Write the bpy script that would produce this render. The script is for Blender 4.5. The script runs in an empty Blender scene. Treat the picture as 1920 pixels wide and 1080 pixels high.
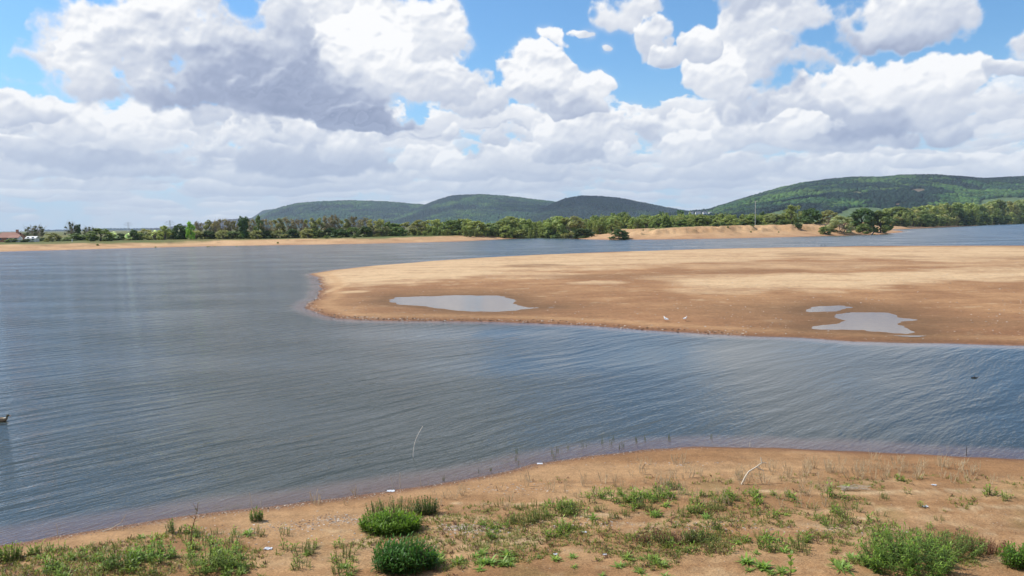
import bpy, math, random
import numpy as np
from mathutils import Vector, Matrix
rng = np.random.default_rng(11)
random.seed(5)
S = bpy.context.scene
C = S.collection

# ------------------------------------------------------------------ camera
CAMZ = 7.0
FPX = 1478.0                       # focal length in pixels of the 1920 wide photo
PITCH = math.atan(119.0 / FPX)
ROLL = math.radians(0.776)
cp, sp = math.cos(PITCH), math.sin(PITCH)
Fv = Vector((0, cp, -sp)); U0 = Vector((0, sp, cp)); X0 = Vector((1, 0, 0))
Uv = U0 * math.cos(ROLL) + X0 * math.sin(ROLL)
Rv = X0 * math.cos(ROLL) - U0 * math.sin(ROLL)
cam_d = bpy.data.cameras.new('camera'); cam = bpy.data.objects.new('camera', cam_d); C.objects.link(cam)
m3 = Matrix((Rv, Uv, -Fv)).transposed()
cam.matrix_world = Matrix.Translation((0, 0, CAMZ)) @ m3.to_4x4()
cam_d.sensor_width = 36.0; cam_d.lens = 36.0 * FPX / 1920.0
cam_d.clip_start = 0.1; cam_d.clip_end = 40000
S.camera = cam
S.view_settings.view_transform = 'Standard'; S.view_settings.look = 'None'
S.view_settings.exposure = 0.10; S.view_settings.gamma = 1.0

def ray(px, py):
    return Fv + Rv * ((px - 960) / FPX) + Uv * ((540 - py) / FPX)
def on_plane(px, py, z=0.0):
    d = ray(px, py); t = (z - CAMZ) / d.z
    return (d.x * t, d.y * t)
def at_depth(px, py, Y):
    d = ray(px, py); t = Y / d.y
    return (d.x * t, Y, CAMZ + d.z * t)

# ------------------------------------------------------------------ sun
SUN_EL = math.radians(50)
sh = Vector((-0.93, 0.36, 0)).normalized()
SUNV = Vector((sh.x * math.cos(SUN_EL), sh.y * math.cos(SUN_EL), math.sin(SUN_EL)))
ld = bpy.data.lights.new('sun', 'SUN'); lo = bpy.data.objects.new('sun', ld); C.objects.link(lo)
ld.energy = 4.5; ld.angle = math.radians(0.5); ld.color = (1.0, 0.95, 0.87)
lo.rotation_euler = SUNV.to_track_quat('Z', 'Y').to_euler()

# ------------------------------------------------------------------ world: nishita sky with cumulus
W = bpy.data.worlds.new('World'); S.world = W; W.use_nodes = True
nt = W.node_tree; nt.nodes.clear()
class NB:
    """tiny node builder"""
    def __init__(s, nt): s.nt = nt
    def n(s, t, **kw):
        o = s.nt.nodes.new(t)
        for k, v in kw.items(): setattr(o, k, v)
        return o
    def put(s, sock, v):
        if isinstance(v, bpy.types.NodeSocket): s.nt.links.new(v, sock)
        elif v is not None: sock.default_value = v
    def m(s, op, a, b=None, c=None, clamp=False):
        o = s.n('ShaderNodeMath', operation=op, use_clamp=clamp)
        for i, v in enumerate((a, b, c)): s.put(o.inputs[i], v)
        return o.outputs[0]
    def v(s, op, a, b=None, c=None, scale=None):
        o = s.n('ShaderNodeVectorMath', operation=op)
        s.put(o.inputs[0], a)
        if b is not None: s.put(o.inputs[1], b)
        if c is not None: s.put(o.inputs[2], c)
        if scale is not None: s.put(o.inputs['Scale'], scale)
        return o.outputs['Value'] if op in ('DOT_PRODUCT', 'LENGTH') else o.outputs[0]
    def noise(s, vec, scale, detail=5, rough=0.5, dist=0.0, lac=2.0, dim='3D', out=0):
        o = s.n('ShaderNodeTexNoise', noise_dimensions=dim)
        s.put(o.inputs['Vector'], vec); o.inputs['Scale'].default_value = scale
        o.inputs['Detail'].default_value = detail; o.inputs['Roughness'].default_value = rough
        o.inputs['Distortion'].default_value = dist; o.inputs['Lacunarity'].default_value = lac
        return o.outputs[out]
    def mr(s, v, a, b, c=0.0, d=1.0, interp='SMOOTHSTEP'):
        o = s.n('ShaderNodeMapRange', interpolation_type=interp)
        s.put(o.inputs[0], v)
        for i, x in enumerate((a, b, c, d)): s.put(o.inputs[i + 1], x)
        return o.outputs[0]
    def mix(s, f, a, b, blend='MIX'):
        o = s.n('ShaderNodeMix', data_type='RGBA', blend_type=blend)
        s.put(o.inputs[0], f); s.put(o.inputs[6], a); s.put(o.inputs[7], b)
        return o.outputs[2]
    def comb(s, x, y, z=0.0):
        o = s.n('ShaderNodeCombineXYZ')
        for i, v in enumerate((x, y, z)): s.put(o.inputs[i], v)
        return o.outputs[0]
    def sep(s, v):
        o = s.n('ShaderNodeSeparateXYZ'); s.put(o.inputs[0], v); return o.outputs

# ------------------------------------------------------------------ cumulus field, computed as directions (azimuth x elevation)
SKW, SKH, PPD = 2400, 1128, 24.0            # 100 deg wide, 47 deg high, samples per degree
SKA0, SKE0 = -50.0, -2.0
def lattice(h, w, cx, cy, r):
    """smooth random field, cell size cx, cy samples"""
    gh, gw = int(h / cy) + 5, int(w / cx) + 5
    g = r.random((gh, gw)).astype(np.float32)
    def up(a, n, c):
        t = np.arange(n, dtype=np.float32) / c; i = t.astype(int); f = (t - i)[:, None]
        return (a[i] * ((1 - f) ** 3) + a[i + 1] * (3 * f ** 3 - 6 * f ** 2 + 4) + a[i + 2] * (-3 * f ** 3 + 3 * f ** 2 + 3 * f + 1) + a[i + 3] * f ** 3) / 6
    return up(up(g, h, cy).T.copy(), w, cx).T
def fbm2(h, w, c, octs, r, rough=0.5, billow=False, asp=1.0):
    s = np.zeros((h, w), np.float32); a = 1.0; tot = 0
    for o in range(octs):
        if c < 1.3: break
        n = (lattice(h, w, c * asp, c, r) - 0.5) * 3.2
        if billow: n = 0.9 - 2.0 * np.abs(n)
        s += a * n; tot += a; a *= rough; c *= 0.5
    return s / tot
def make_clouds(BL, ray_fn, fpx):
    r = np.random.default_rng(3)
    H_, W_ = SKH, SKW
    az = SKA0 + (np.arange(W_) + 0.5) / PPD; el = SKE0 + (np.arange(H_) + 0.5) / PPD
    AZ = np.broadcast_to(az[None, :], (H_, W_)); EL = np.broadcast_to(el[:, None], (H_, W_))
    tp = np.clip(EL / 10, 0.12, 1)
    wx = fbm2(H_, W_, 90, 3, r) * 0.9 + fbm2(H_, W_, 22, 3, r) * 0.8
    wy = fbm2(H_, W_, 90, 3, r) * 0.8 + fbm2(H_, W_, 22, 3, r) * 0.7
    QX = AZ + wx * tp; QY = EL + wy * tp
    nf = fbm2(H_, W_, 60, 6, r, 0.6)
    nb = fbm2(H_, W_, 64, 6, r, 0.55, True)
    nl = fbm2(H_, W_, 16, 4, r, 0.6, True, 1.8)
    # relief: billow surface lit from above left
    def rel(f, s):
        gy, gx = np.gradient(f)
        d = gy * 1.0 - gx * 0.35
        return np.clip(-d * s, -0.5, 0.5)
    def smooth(f, n):
        for _ in range(n):
            f = (np.roll(f, 1, 0) + np.roll(f, -1, 0) + 2 * f) / 4; f = (np.roll(f, 1, 1) + np.roll(f, -1, 1) + 2 * f) / 4
        return f
    R1 = rel(smooth(nb, 14), 11.0); R2 = rel(smooth(nb, 2), 3.0)
    R = R1 + 0.8 * R2
    lit = np.full((H_, W_), 0.74, np.float32); alp = np.clip(1.05 - EL / 7.0, 0, 0.85).astype(np.float32) * np.clip(0.9 + nf * 1.2, 0.2, 1)
    lowb = []
    for j in range(1100):                     # far small clouds
        e_ = 7.6 * (j / 1100.0) ** 0.8 + 0.1
        a_ = r.uniform(-52, 52)
        if e_ > 4.4 and r.random() > (0.75 if a_ < -5 else 0.45): continue
        rx = (0.9 + 0.36 * e_) * r.uniform(0.6, 1.7); ry = (0.13 + 0.105 * e_) * r.uniform(0.7, 1.3)
        lowb.append((a_, e_, rx, ry, r.uniform(0.0, 0.62) , 2.4, 1))
    allb = lowb
    for (bx, by, rx, ry, dk, k) in BL:
        d = ray_fn(bx, by).normalized()
        allb.append((math.degrees(math.atan2(d.x, d.y)), math.degrees(math.asin(d.z)), rx / fpx * 57.3 * 1.03, ry / fpx * 57.3 * 1.03, dk, k, 0))
    for (a0, e0, rx, ry, dk, k, lo) in allb:
        x0 = int((a0 - rx * 1.6 - 2 - SKA0) * PPD); x1 = int((a0 + rx * 1.6 + 2 - SKA0) * PPD)
        y0 = int((e0 - ry * 1.6 - 2 - SKE0) * PPD); y1 = int((e0 + ry * 1.6 + 2 - SKE0) * PPD)
        x0 = max(x0, 0); y0 = max(y0, 0); x1 = min(x1, W_); y1 = min(y1, H_)
        if x1 <= x0 or y1 <= y0: continue
        sl = (slice(y0, y1), slice(x0, x1))
        qx = (QX[sl] - a0) / rx; qy = (QY[sl] - e0) / ry
        qb = np.where(qy < 0, qy * 1.25, qy)        # flatter bases
        ns = nf[sl] * 0.75 + nb[sl] * 0.8 - 0.03 if not lo else nf[sl] * 0.5 + nl[sl] * 0.8
        ns = ns * np.clip(1.1 + 0.5 * qy, 0.45, 1.3)
        a = np.clip(k * (0.9 - qx * qx - qb * qb + ns), 0, 1); a = a * a * (3 - 2 * a)
        if lo: a = a * 0.8
        amb = np.clip(0.55 + 0.7 * qy - 0.5 * dk, 0.28, 1.0)
        l = (0.80 if not lo else 0.93) - 0.62 * dk + 0.30 * np.clip(qy, -1.2, 1.0) - 0.05 * qx + R[sl] * amb * max(0.45, 1 - 0.5 * dk) * (0.8 if not lo else 0.6)
        rim = np.clip(1 - a, 0, 1) * 0.10
        l = l + rim + nf[sl] * 0.05
        lit[sl] += a * (l - lit[sl]); alp[sl] = np.maximum(alp[sl], a) if not lo else alp[sl] + a * (1 - alp[sl]) * 0.9
    # broad soft shade under the thick parts
    for (bx, by, rx, ry, dk) in SHADE:
        d = ray_fn(bx, by).normalized(); a0 = math.degrees(math.atan2(d.x, d.y)); e0 = math.degrees(math.asin(d.z)); rx = rx / fpx * 57.3; ry = ry / fpx * 57.3
        qx = (AZ + wx * 1.6 - a0) / rx; qy = (EL + wy * 1.6 - e0) / ry
        w = np.clip(1.15 - qx * qx - np.where(qy < 0, qy * 1.3, qy) ** 2 + nf * 0.55, 0, 1); w = w * w * (3 - 2 * w)
        lit -= w * dk * (1 + 0.25 * nf) * np.where(lit > 0.3, 1, 0.4)
    # thin wisps
    wisp = np.clip(fbm2(H_, W_, 70, 6, r, 0.62) * 2.2 - 0.35, 0, 1) * 0.35
    lit = np.where(alp < 0.1, 0.85, lit) if False else lit
    alp = alp + (1 - alp) * wisp * np.clip(smooth(alp, 30) * 4, 0, 1)
    # towards the horizon the clouds fade into the pale air
    hz = np.clip(1 - EL / 8.0, 0, 1) ** 1.3
    lit = lit * (1 - 0.55 * hz) + 0.70 * 0.55 * hz
    alp = alp * (1 - 0.15 * hz)
    return np.clip(lit, 0, 1), np.clip(alp, 0, 1)
SHADE = [(470,165,230,85,.25),(440,120,170,100,.14),(560,190,180,50,.20),(680,225,110,24,.25),(350,185,140,32,.16),(1470,185,70,50,.18),(1640,80,160,26,.16),(1660,235,130,34,.22),(560,300,150,28,.06),(180,300,130,22,.08),(620,110,50,70,-.1),
 (1080,292,80,18,.12),(1050,205,70,16,.12),(560,10,200,40,.08)]
BL = [
 (130,345,240,16,.25,2),(420,352,260,18,.35,2),(640,345,150,18,.28,2),(900,350,160,18,.25,2),(1150,345,170,20,.3,2),(1330,340,140,18,.3,2),
 (60,322,110,20,.25,2.5),(300,322,170,24,.5,2),(520,330,150,22,.42,2.2),(700,330,90,22,.2,2.4),(880,320,90,26,.3,2.4),(1010,325,90,24,.35,2.4),(1180,322,110,24,.32,2.4),(1400,320,150,26,.4,2),(1620,318,160,22,.3,2.4),(1850,312,150,26,.05,3),(1730,298,60,14,.2,3),
 (20,296,80,36,-.05,3),(150,290,130,42,.5,2),(600,300,150,40,.6,1.8),(440,300,180,34,.6,1.6),(660,280,70,36,.25,2.5),
 (250,248,170,42,-.12,3),(420,258,110,42,.0,3),(120,240,56,36,.0,3),(560,250,50,34,.1,3),(330,228,60,26,-.2,3),
 (15,207,76,28,.15,3),(790,292,52,30,.05,3),(850,306,38,30,.0,3),(845,254,20,18,.25,3),(935,302,58,32,.15,3),(925,268,32,22,.3,3),(1010,300,60,40,.2,2.5),
 (1350,250,90,46,.25,2.4),(1270,285,80,30,.05,3),(1215,250,32,38,.35,2.2),(1470,250,110,40,.15,2.4),(1440,200,90,50,.5,1.8),(1590,262,120,22,.3,2),(1775,240,38,30,.4,2),
 (1430,110,90,66,.12,2.2),(1340,142,50,46,-.05,3),(1500,180,70,50,.35,2),(1545,110,80,46,.3,2),
 (1570,215,150,60,.38,2.5),(1680,190,120,50,.15,2.5),(1590,150,90,42,-.2,3),(1720,150,90,40,-.15,3),(1800,150,30,20,-.15,3),(1480,245,70,24,-.05,3),
 (1500,30,110,66,.1,2),(1620,66,170,44,.42,2),(1700,30,140,56,.18,2),(1570,-90,260,110,.3,2),
 (1085,290,100,26,.45,2.8),(1070,250,100,42,-.05,3),(1050,205,76,28,.4,3),(1150,290,34,28,.1,3),
 (1090,165,54,32,-.2,3.2),(1010,140,72,60,-.15,3),(985,180,54,36,.1,3),(1038,72,38,26,-.2,3.2),(1082,60,24,11,-.15,3.5),
 (1185,14,74,36,.1,2.5),(1222,70,40,46,.15,2.5),(1252,112,30,24,.3,3),(1310,88,30,28,.2,2.5),(1137,92,13,8,.1,4),
 (1893,130,40,16,.4,2),
 (560,-120,400,120,.3,1.5),(310,90,180,110,.12,2),(185,115,62,52,-.05,3),(285,125,110,55,.22,4),(350,150,90,40,.3,4),(330,170,190,50,.35,2),(500,120,260,120,.3,1.8),(560,190,240,50,.45,1.8),(620,40,220,70,.1,1.8),
 (760,110,120,90,.0,2.2),(880,195,66,40,.1,2.8),(825,160,90,60,.15,2.4),(820,60,72,70,.0,2.4),(690,225,120,24,.7,2),(660,95,80,56,-.35,2),
 (2150,60,140,120,.3,2),(-380,100,120,90,.3,2),(700,-330,400,240,.45,2),(620,-640,360,220,.45,2),(900,-620,330,300,.45,2),(1620,-360,210,200,.45,2),(1560,-700,260,200,.5,2),
]

B = NB(nt)
tc = B.n('ShaderNodeTexCoord').outputs['Generated']
dx, dy, dz = B.sep(tc)
azd = B.m('MULTIPLY', B.m('ARCTAN2', dx, dy), 57.2958)
eld = B.m('MULTIPLY', B.m('ARCSINE', dz), 57.2958)
lit_a, alp_a = make_clouds(BL, ray, FPX)
img = bpy.data.images.new('cumulus', SKW, SKH, alpha=False, float_buffer=True)
img.colorspace_settings.name = 'Non-Color'
buf = np.ones((SKH, SKW, 4), np.float32); buf[..., 0] = lit_a; buf[..., 1] = alp_a; buf[..., 2] = 0
img.pixels.foreach_set(buf.ravel()); img.update(); img.pack()
tex = B.n('ShaderNodeTexImage', interpolation='Cubic', extension='EXTEND'); tex.image = img
B.put(tex.inputs[0], B.comb(B.m('DIVIDE', B.m('SUBTRACT', azd, SKA0), SKW / PPD), B.m('DIVIDE', B.m('SUBTRACT', eld, SKE0), SKH / PPD)))
tr, tg, tb = B.sep(tex.outputs[0])
n1 = B.noise(tc, 4.0, 6.0, 0.57)
out_ = B.m('MAXIMUM', B.mr(eld, 39, 44), B.mr(B.m('ABSOLUTE', azd), 38, 48))
free_a = B.mr(n1, 0.46, 0.58); free_l = B.mr(n1, 0.46, 0.75, 0.85, 0.55)
alpha = B.m('ADD', B.m('MULTIPLY', tg, B.m('SUBTRACT', 1.0, out_)), B.m('MULTIPLY', free_a, out_), clamp=True)
lit = B.m('ADD', B.m('MULTIPLY', tr, B.m('SUBTRACT', 1.0, out_)), B.m('MULTIPLY', free_l, out_), clamp=True)
ramp = B.n('ShaderNodeValToRGB'); B.put(ramp.inputs[0], lit)
e = ramp.color_ramp.elements
e[0].position = 0.0; e[0].color = (0.26, 0.31, 0.45, 1)
e[1].position = 1.0; e[1].color = (0.97, 0.97, 0.97, 1)
for p, c in ((0.25, (0.38, 0.435, 0.58, 1)), (0.5, (0.56, 0.61, 0.72, 1)), (0.72, (0.74, 0.77, 0.83, 1))):
    x = e.new(p); x.color = c
sky = B.n('ShaderNodeTexSky', sky_type='NISHITA', sun_disc=False)
sky.sun_elevation = SUN_EL; sky.sun_rotation = math.atan2(SUNV.x, SUNV.y)
sky.altitude = 50; sky.air_density = 1.0; sky.dust_density = 0.6; sky.ozone_density = 2.0
WSTR = 0.12
skyc = B.mix(1.0, sky.outputs[0], (0.66, 1.0, 1.22, 1), 'MULTIPLY')
cloudc = B.v('SCALE', ramp.outputs[0], scale=1.0 / WSTR)
hz = B.mr(eld, -1.0, 12.0, 0.75, 0.0)
skyc = B.mix(hz, skyc, (0.50 / WSTR, 0.72 / WSTR, 0.95 / WSTR, 1))
col = B.mix(alpha, skyc, cloudc)
bg = B.n('ShaderNodeBackground'); B.put(bg.inputs[0], col); bg.inputs[1].default_value = WSTR
wo = B.n('ShaderNodeOutputWorld'); nt.links.new(bg.outputs[0], wo.inputs[0])
W.cycles.sampling_method = 'MANUAL'; W.cycles.sample_map_resolution = 1024

# ------------------------------------------------------------------ helpers
def tag(o, label=None, cat=None, group=None, kind=None):
    if label: o['label'] = label
    if cat: o['category'] = cat
    if group: o['group'] = group
    if kind: o['kind'] = kind
    return o
def mesh_np(name, verts, faces, mat=None, col=None, smooth=False, attrs=None):
    """verts (N,3), faces (M,k) or list of such arrays, col (N,3) per vertex"""
    me = bpy.data.meshes.new(name)
    verts = np.asarray(verts, np.float32)
    fl = faces if isinstance(faces, list) and not isinstance(faces[0], tuple) else [np.asarray(faces)]
    fl = [np.asarray(f, np.int32) for f in fl if len(f)]
    nl = sum(f.size for f in fl); nf = sum(len(f) for f in fl)
    me.vertices.add(len(verts)); me.vertices.foreach_set('co', verts.ravel())
    me.loops.add(nl); me.loops.foreach_set('vertex_index', np.concatenate([f.ravel() for f in fl]))
    tot = np.concatenate([np.full(len(f), f.shape[1], np.int32) for f in fl])
    me.polygons.add(nf); me.polygons.foreach_set('loop_start', np.concatenate([[0], np.cumsum(tot)[:-1]]).astype(np.int32))
    me.polygons.foreach_set('use_smooth', np.full(nf, smooth))
    me.update(calc_edges=True)
    if col is not None:
        a = me.color_attributes.new('Col', 'FLOAT_COLOR', 'POINT')
        c = np.ones((len(verts), 4), np.float32); c[:, :3] = col; a.data.foreach_set('color', c.ravel())
    for k, v in (attrs or {}).items():
        a = me.attributes.new(k, 'FLOAT', 'POINT'); a.data.foreach_set('value', np.asarray(v, np.float32).ravel())
    if mat: me.materials.append(mat)
    return me
def obj(name, me, parent=None, loc=(0, 0, 0)):
    o = bpy.data.objects.new(name, me); C.objects.link(o); o.location = loc
    if parent: o.parent = parent
    return o
def empty(name, loc, rz=0, sc=1.0):
    o = bpy.data.objects.new(name, None); C.objects.link(o); o.location = loc; o.rotation_euler = (0, 0, rz)
    o.scale = (sc, sc, sc) if not hasattr(sc, '__len__') else sc; o.empty_display_size = 0.2
    return o
def copy_tree(o, parent=None):
    c = o.copy(); C.objects.link(c); c.parent = parent
    for ch in o.children: copy_tree(ch, c)
    return c
def smooth01(x): x = np.clip(x, 0, 1); return x * x * (3 - 2 * x)
_LT = np.random.default_rng(77).random((256, 256)).astype(np.float64)
def vn(x, y):
    xi = np.floor(x).astype(np.int64); yi = np.floor(y).astype(np.int64); fx = x - xi; fy = y - yi
    fx = fx * fx * (3 - 2 * fx); fy = fy * fy * (3 - 2 * fy)
    a = _LT[yi & 255, xi & 255]; b = _LT[yi & 255, (xi + 1) & 255]; c = _LT[(yi + 1) & 255, xi & 255]; d = _LT[(yi + 1) & 255, (xi + 1) & 255]
    return (a * (1 - fx) + b * fx) * (1 - fy) + (c * (1 - fx) + d * fx) * fy
def fb(x, y, sc, octs=4, rough=0.5, off=0.0):
    x = x / sc + off; y = y / sc + off * 1.7; s = 0; a = 1; t = 0
    for _ in range(octs):
        s = s + a * (vn(x, y) - 0.5) * 2; t += a; a *= rough; x = x * 2.03 + 17.3; y = y * 2.03 + 5.1
    return s / t
def sdf(X, Y, poly):
    """signed distance, positive inside the closed polygon"""
    P_ = np.asarray(poly, float); d2 = np.full(X.shape, 1e18); ins = np.zeros(X.shape, bool)
    for i in range(len(P_)):
        ax, ay = P_[i]; bx, by = P_[(i + 1) % len(P_)]
        ex, ey = bx - ax, by - ay; L = ex * ex + ey * ey + 1e-9
        t = np.clip(((X - ax) * ex + (Y - ay) * ey) / L, 0, 1)
        d2 = np.minimum(d2, (X - ax - t * ex) ** 2 + (Y - ay - t * ey) ** 2)
        c = ((ay > Y) != (by > Y)) & (X < (bx - ax) * (Y - ay) / (by - ay + 1e-12) + ax)
        ins ^= c
    d = np.sqrt(d2); return np.where(ins, d, -d)

# ------------------------------------------------------------------ materials
def new_mat(name):
    m = bpy.data.materials.new(name); m.use_nodes = True; m.node_tree.nodes.clear(); return m, NB(m.node_tree)
def principled(b, col, rough=0.8, spec=0.3, normal=None, **kw):
    p = b.n('ShaderNodeBsdfPrincipled'); b.put(p.inputs['Base Color'], col); b.put(p.inputs['Roughness'], rough)
    b.put(p.inputs['Specular IOR Level'], spec)
    if normal is not None: b.put(p.inputs['Normal'], normal)
    for k, v in kw.items(): b.put(p.inputs[k.replace('_', ' ')], v)
    return p.outputs[0]
def finish(m, b, sh_):
    o = b.n('ShaderNodeOutputMaterial'); m.node_tree.links.new(sh_, o.inputs[0]); return m
def bump(b, h, dist=1.0, strength=1.0):
    o = b.n('ShaderNodeBump'); b.put(o.inputs['Height'], h); o.inputs['Distance'].default_value = dist; o.inputs['Strength'].default_value = strength
    return o.outputs[0]
def attr(b, name, out='Color'):
    o = b.n('ShaderNodeAttribute', attribute_name=name); return o.outputs[out]
def simple_mat(name, col, rough=0.7, var=0.25, scale=8.0, spec=0.3, metal=0.0):
    m, b = new_mat(name)
    n = b.noise(b.n('ShaderNodeTexCoord').outputs['Object'], scale, 4, 0.6)
    c = b.mix(n, (col[0] * (1 - var), col[1] * (1 - var), col[2] * (1 - var), 1), (min(col[0] * (1 + var), 1), min(col[1] * (1 + var), 1), min(col[2] * (1 + var), 1), 1))
    return finish(m, b, principled(b, c, rough, spec, bump(b, n, 0.01, 0.4), Metallic=metal))
def leaf_mat(name, tint=(1, 1, 1), transl=0.35, rough=0.55, vary=0.16):
    m, b = new_mat(name)
    c = attr(b, 'Col')
    r = b.n('ShaderNodeObjectInfo').outputs['Random']
    hsv = b.n('ShaderNodeHueSaturation'); b.put(hsv.inputs['Color'], c)
    b.put(hsv.inputs['Value'], b.mr(r, 0, 1, 1 - vary, 1 + vary, 'LINEAR'))
    b.put(hsv.inputs['Hue'], b.mr(b.m('FRACT', b.m('MULTIPLY', r, 7.31)), 0, 1, 0.488, 0.512, 'LINEAR'))
    cc = b.mix(1.0, hsv.outputs[0], (*tint, 1), 'MULTIPLY')
    p = principled(b, cc, rough, 0.25)
    t = b.n('ShaderNodeBsdfTranslucent'); b.put(t.inputs[0], b.mix(1.0, cc, (1.15, 1.2, 0.7, 1), 'MULTIPLY'))
    mx = b.n('ShaderNodeMixShader'); mx.inputs[0].default_value = transl
    m.node_tree.links.new(p, mx.inputs[1]); m.node_tree.links.new(t.outputs[0], mx.inputs[2])
    return finish(m, b, mx.outputs[0])
M = {}
M['leaf'] = leaf_mat('foliage')
M['weed'] = leaf_mat('weed_leaf', vary=0.10, transl=0.4, rough=0.45)
M['bark'] = simple_mat('bark', (0.12, 0.10, 0.08), 0.9, 0.35, 3.0)
M['palewood'] = simple_mat('dry_wood', (0.62, 0.54, 0.42), 0.8, 0.2, 20.0)
M['stalk'] = simple_mat('dry_stalk', (0.58, 0.45, 0.28), 0.85, 0.2, 30.0)

# ------------------------------------------------------------------ shorelines (traced where they lie on the water plane)
def trace(pts, z=0.0): return [on_plane(x, y, z) for x, y in pts]
near_poly = trace([(-900, 1130), (-300, 1062), (0, 1022), (100, 1006), (200, 990), (300, 975), (400, 961), (500, 950), (600, 938), (700, 923), (760, 914), (850, 901), (950, 881), (1000, 869), (1100, 853), (1200, 843), (1300, 838), (1450, 840), (1600, 846), (1700, 851), (1800, 857), (1920, 861), (2300, 880), (2900, 900)])
near_poly += [(120, 20), (200, -200), (-200, -200), (-120, 8)]
bar_poly = trace([(583, 514), (620, 507), (700, 499), (800, 490.5), (900, 484), (1000, 478.5), (1150, 473), (1300, 468), (1450, 465), (1600, 462.5), (1750, 461.5), (1920, 461.5), (2200, 460), (2600, 470), (2900, 520), (2900, 640), (2300, 652), (1920, 648), (1800, 645), (1700, 643.5), (1600, 641), (1500, 633), (1400, 630), (1300, 625), (1200, 619), (1100, 611), (1000, 606), (900, 603), (800, 602.5), (740, 602), (680, 600), (630, 597), (595, 588), (573, 578), (575, 569), (592, 560), (599, 547), (601, 535), (596, 522)])
far_poly = trace([(-1500, 500), (-500, 483), (0, 472), (200, 466.5), (400, 461.5), (600, 458.5), (780, 455), (870, 452.3), (960, 447.5), (1068, 443.2), (1078, 444.5), (1086, 448.3), (1140, 449.6), (1300, 448.2), (1440, 445.3), (1560, 442), (1640, 440.2), (1695, 435.2), (1690, 432.8), (1655, 431.0), (1690, 429.6), (1740, 427.5), (1800, 424.6), (1860, 421.2), (1920, 419.0), (2050, 415.5)])
far_poly += [(1400, 1400), (2500, 1800), (9000, 2500), (30000, 30000), (-30000, 30000), (-30000, 2000), (-1500, 300)]
PUD = [trace(p, 0.16) for p in (
 [(728, 566), (738, 557), (790, 556), (850, 554), (940, 554), (956, 559), (970, 565), (962, 570), (990, 576), (1038, 576), (980, 580), (930, 584.5), (860, 583), (800, 575), (765, 572.5), (740, 570)],
 [(1511, 580), (1530, 575), (1585, 573), (1597, 577), (1572, 584), (1520, 585)],
 [(1520, 612), (1565, 606), (1580, 602), (1564, 593), (1590, 586), (1670, 586), (1692, 597), (1720, 600), (1690, 603), (1678, 607), (1722, 623), (1700, 627), (1620, 620), (1520, 617)])]
PUDZ = 0.16
topz_px = [(0, 0.0), (1070, 0.0), (1090, 1.4), (1115, 2.8), (1200, 4.0), (1330, 5.0), (1500, 5.2), (1680, 5.2), (1712, 3.0), (1730, 0.0)]
tz_a = [ray(p[0], 430).x / ray(p[0], 430).y for p in topz_px]; tz_v = [p[1] for p in topz_px]

def height(X, Y, full=False):
    R_ = np.hypot(X, Y)
    jn = fb(X, Y, 3.0, 4, 0.55, 3.1) * 0.28
    d1 = sdf(X, Y, near_poly) + jn * np.clip(R_ / 18, 0.5, 1)
    z1 = np.where(d1 > 0, 0.055 * d1 + 0.06 * (1 - np.exp(-np.maximum(d1, 0) / 0.35)), 0.15 * d1)
    z1 = z1 + np.where(d1 > 0, 5.1 * smooth01((11.5 - Y) / 11.0), 0)
    z1 = z1 + smooth01(d1 / 1.5) * (fb(X, Y, 1.6, 5, 0.6, 9.0) * 0.035)
    d2 = sdf(X, Y, bar_poly) + fb(X, Y, 5.0, 4, 0.6, 1.3) * 0.45 * np.clip(R_ / 60, 0.6, 2)
    z2 = np.where(d2 > 0, 0.09 * (1 - np.exp(-np.maximum(d2, 0) / 0.6)) + 0.40 * (1 - np.exp(-np.maximum(d2, 0) / 9.0)), 0.15 * d2)
    z2 = z2 + smooth01(d2 / 4) * fb(X, Y, 14, 4, 0.5, 4.4) * 0.05
    for i, pd in enumerate(PUD):
        dp = sdf(X, Y, pd) + fb(X, Y, 1.5, 4, 0.65, 6.0) * 0.7
        z2 = np.where(dp > 0, PUDZ - np.minimum(0.1, 0.03 * dp), np.minimum(z2, PUDZ + 0.03 * np.maximum(-dp, 0)))
    d3 = sdf(X, Y, far_poly)
    j3 = fb(X, Y, 22, 4, 0.6, 2.0)
    z3 = np.where(d3 > 0, 1.9 * smooth01((d3 + j3 * 4) / 26) + 0.01 * np.minimum(d3, 20), 0.05 * d3)
    a = X / np.maximum(Y, 1.0)
    T = np.interp(a, tz_a, tz_v)
    T = T * (Y < 700)
    # sandy promontory: wet beach, then a ragged scarp
    e1 = smooth01(d3 / 12); rag = fb(X, Y, 7, 5, 0.65, 8.0) * 9
    e2 = smooth01((d3 - 15 + rag) / 9)
    zp = 0.9 * e1 + (T - 0.9) * (0.35 * smooth01(d3 / 20) + 0.65 * e2) + fb(X, Y, 4, 4, 0.6, 5.5) * 0.45 * smooth01(d3 / 14)
    wT = smooth01(T / 2.0)
    z3 = np.where(d3 > 0, z3 * (1 - wT) + zp * wT, z3)
    z3 = z3 + smooth01(d3 / 60) * fb(X, Y, 60, 3, 0.5, 7.7) * 0.3
    z = np.maximum(np.maximum(z1, z2), np.maximum(z3, -1.6))
    if full: return z, d1, d2, d3, wT
    return z
def H1(x, y): return float(height(np.array([float(x)]), np.array([float(y)]))[0])

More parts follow.
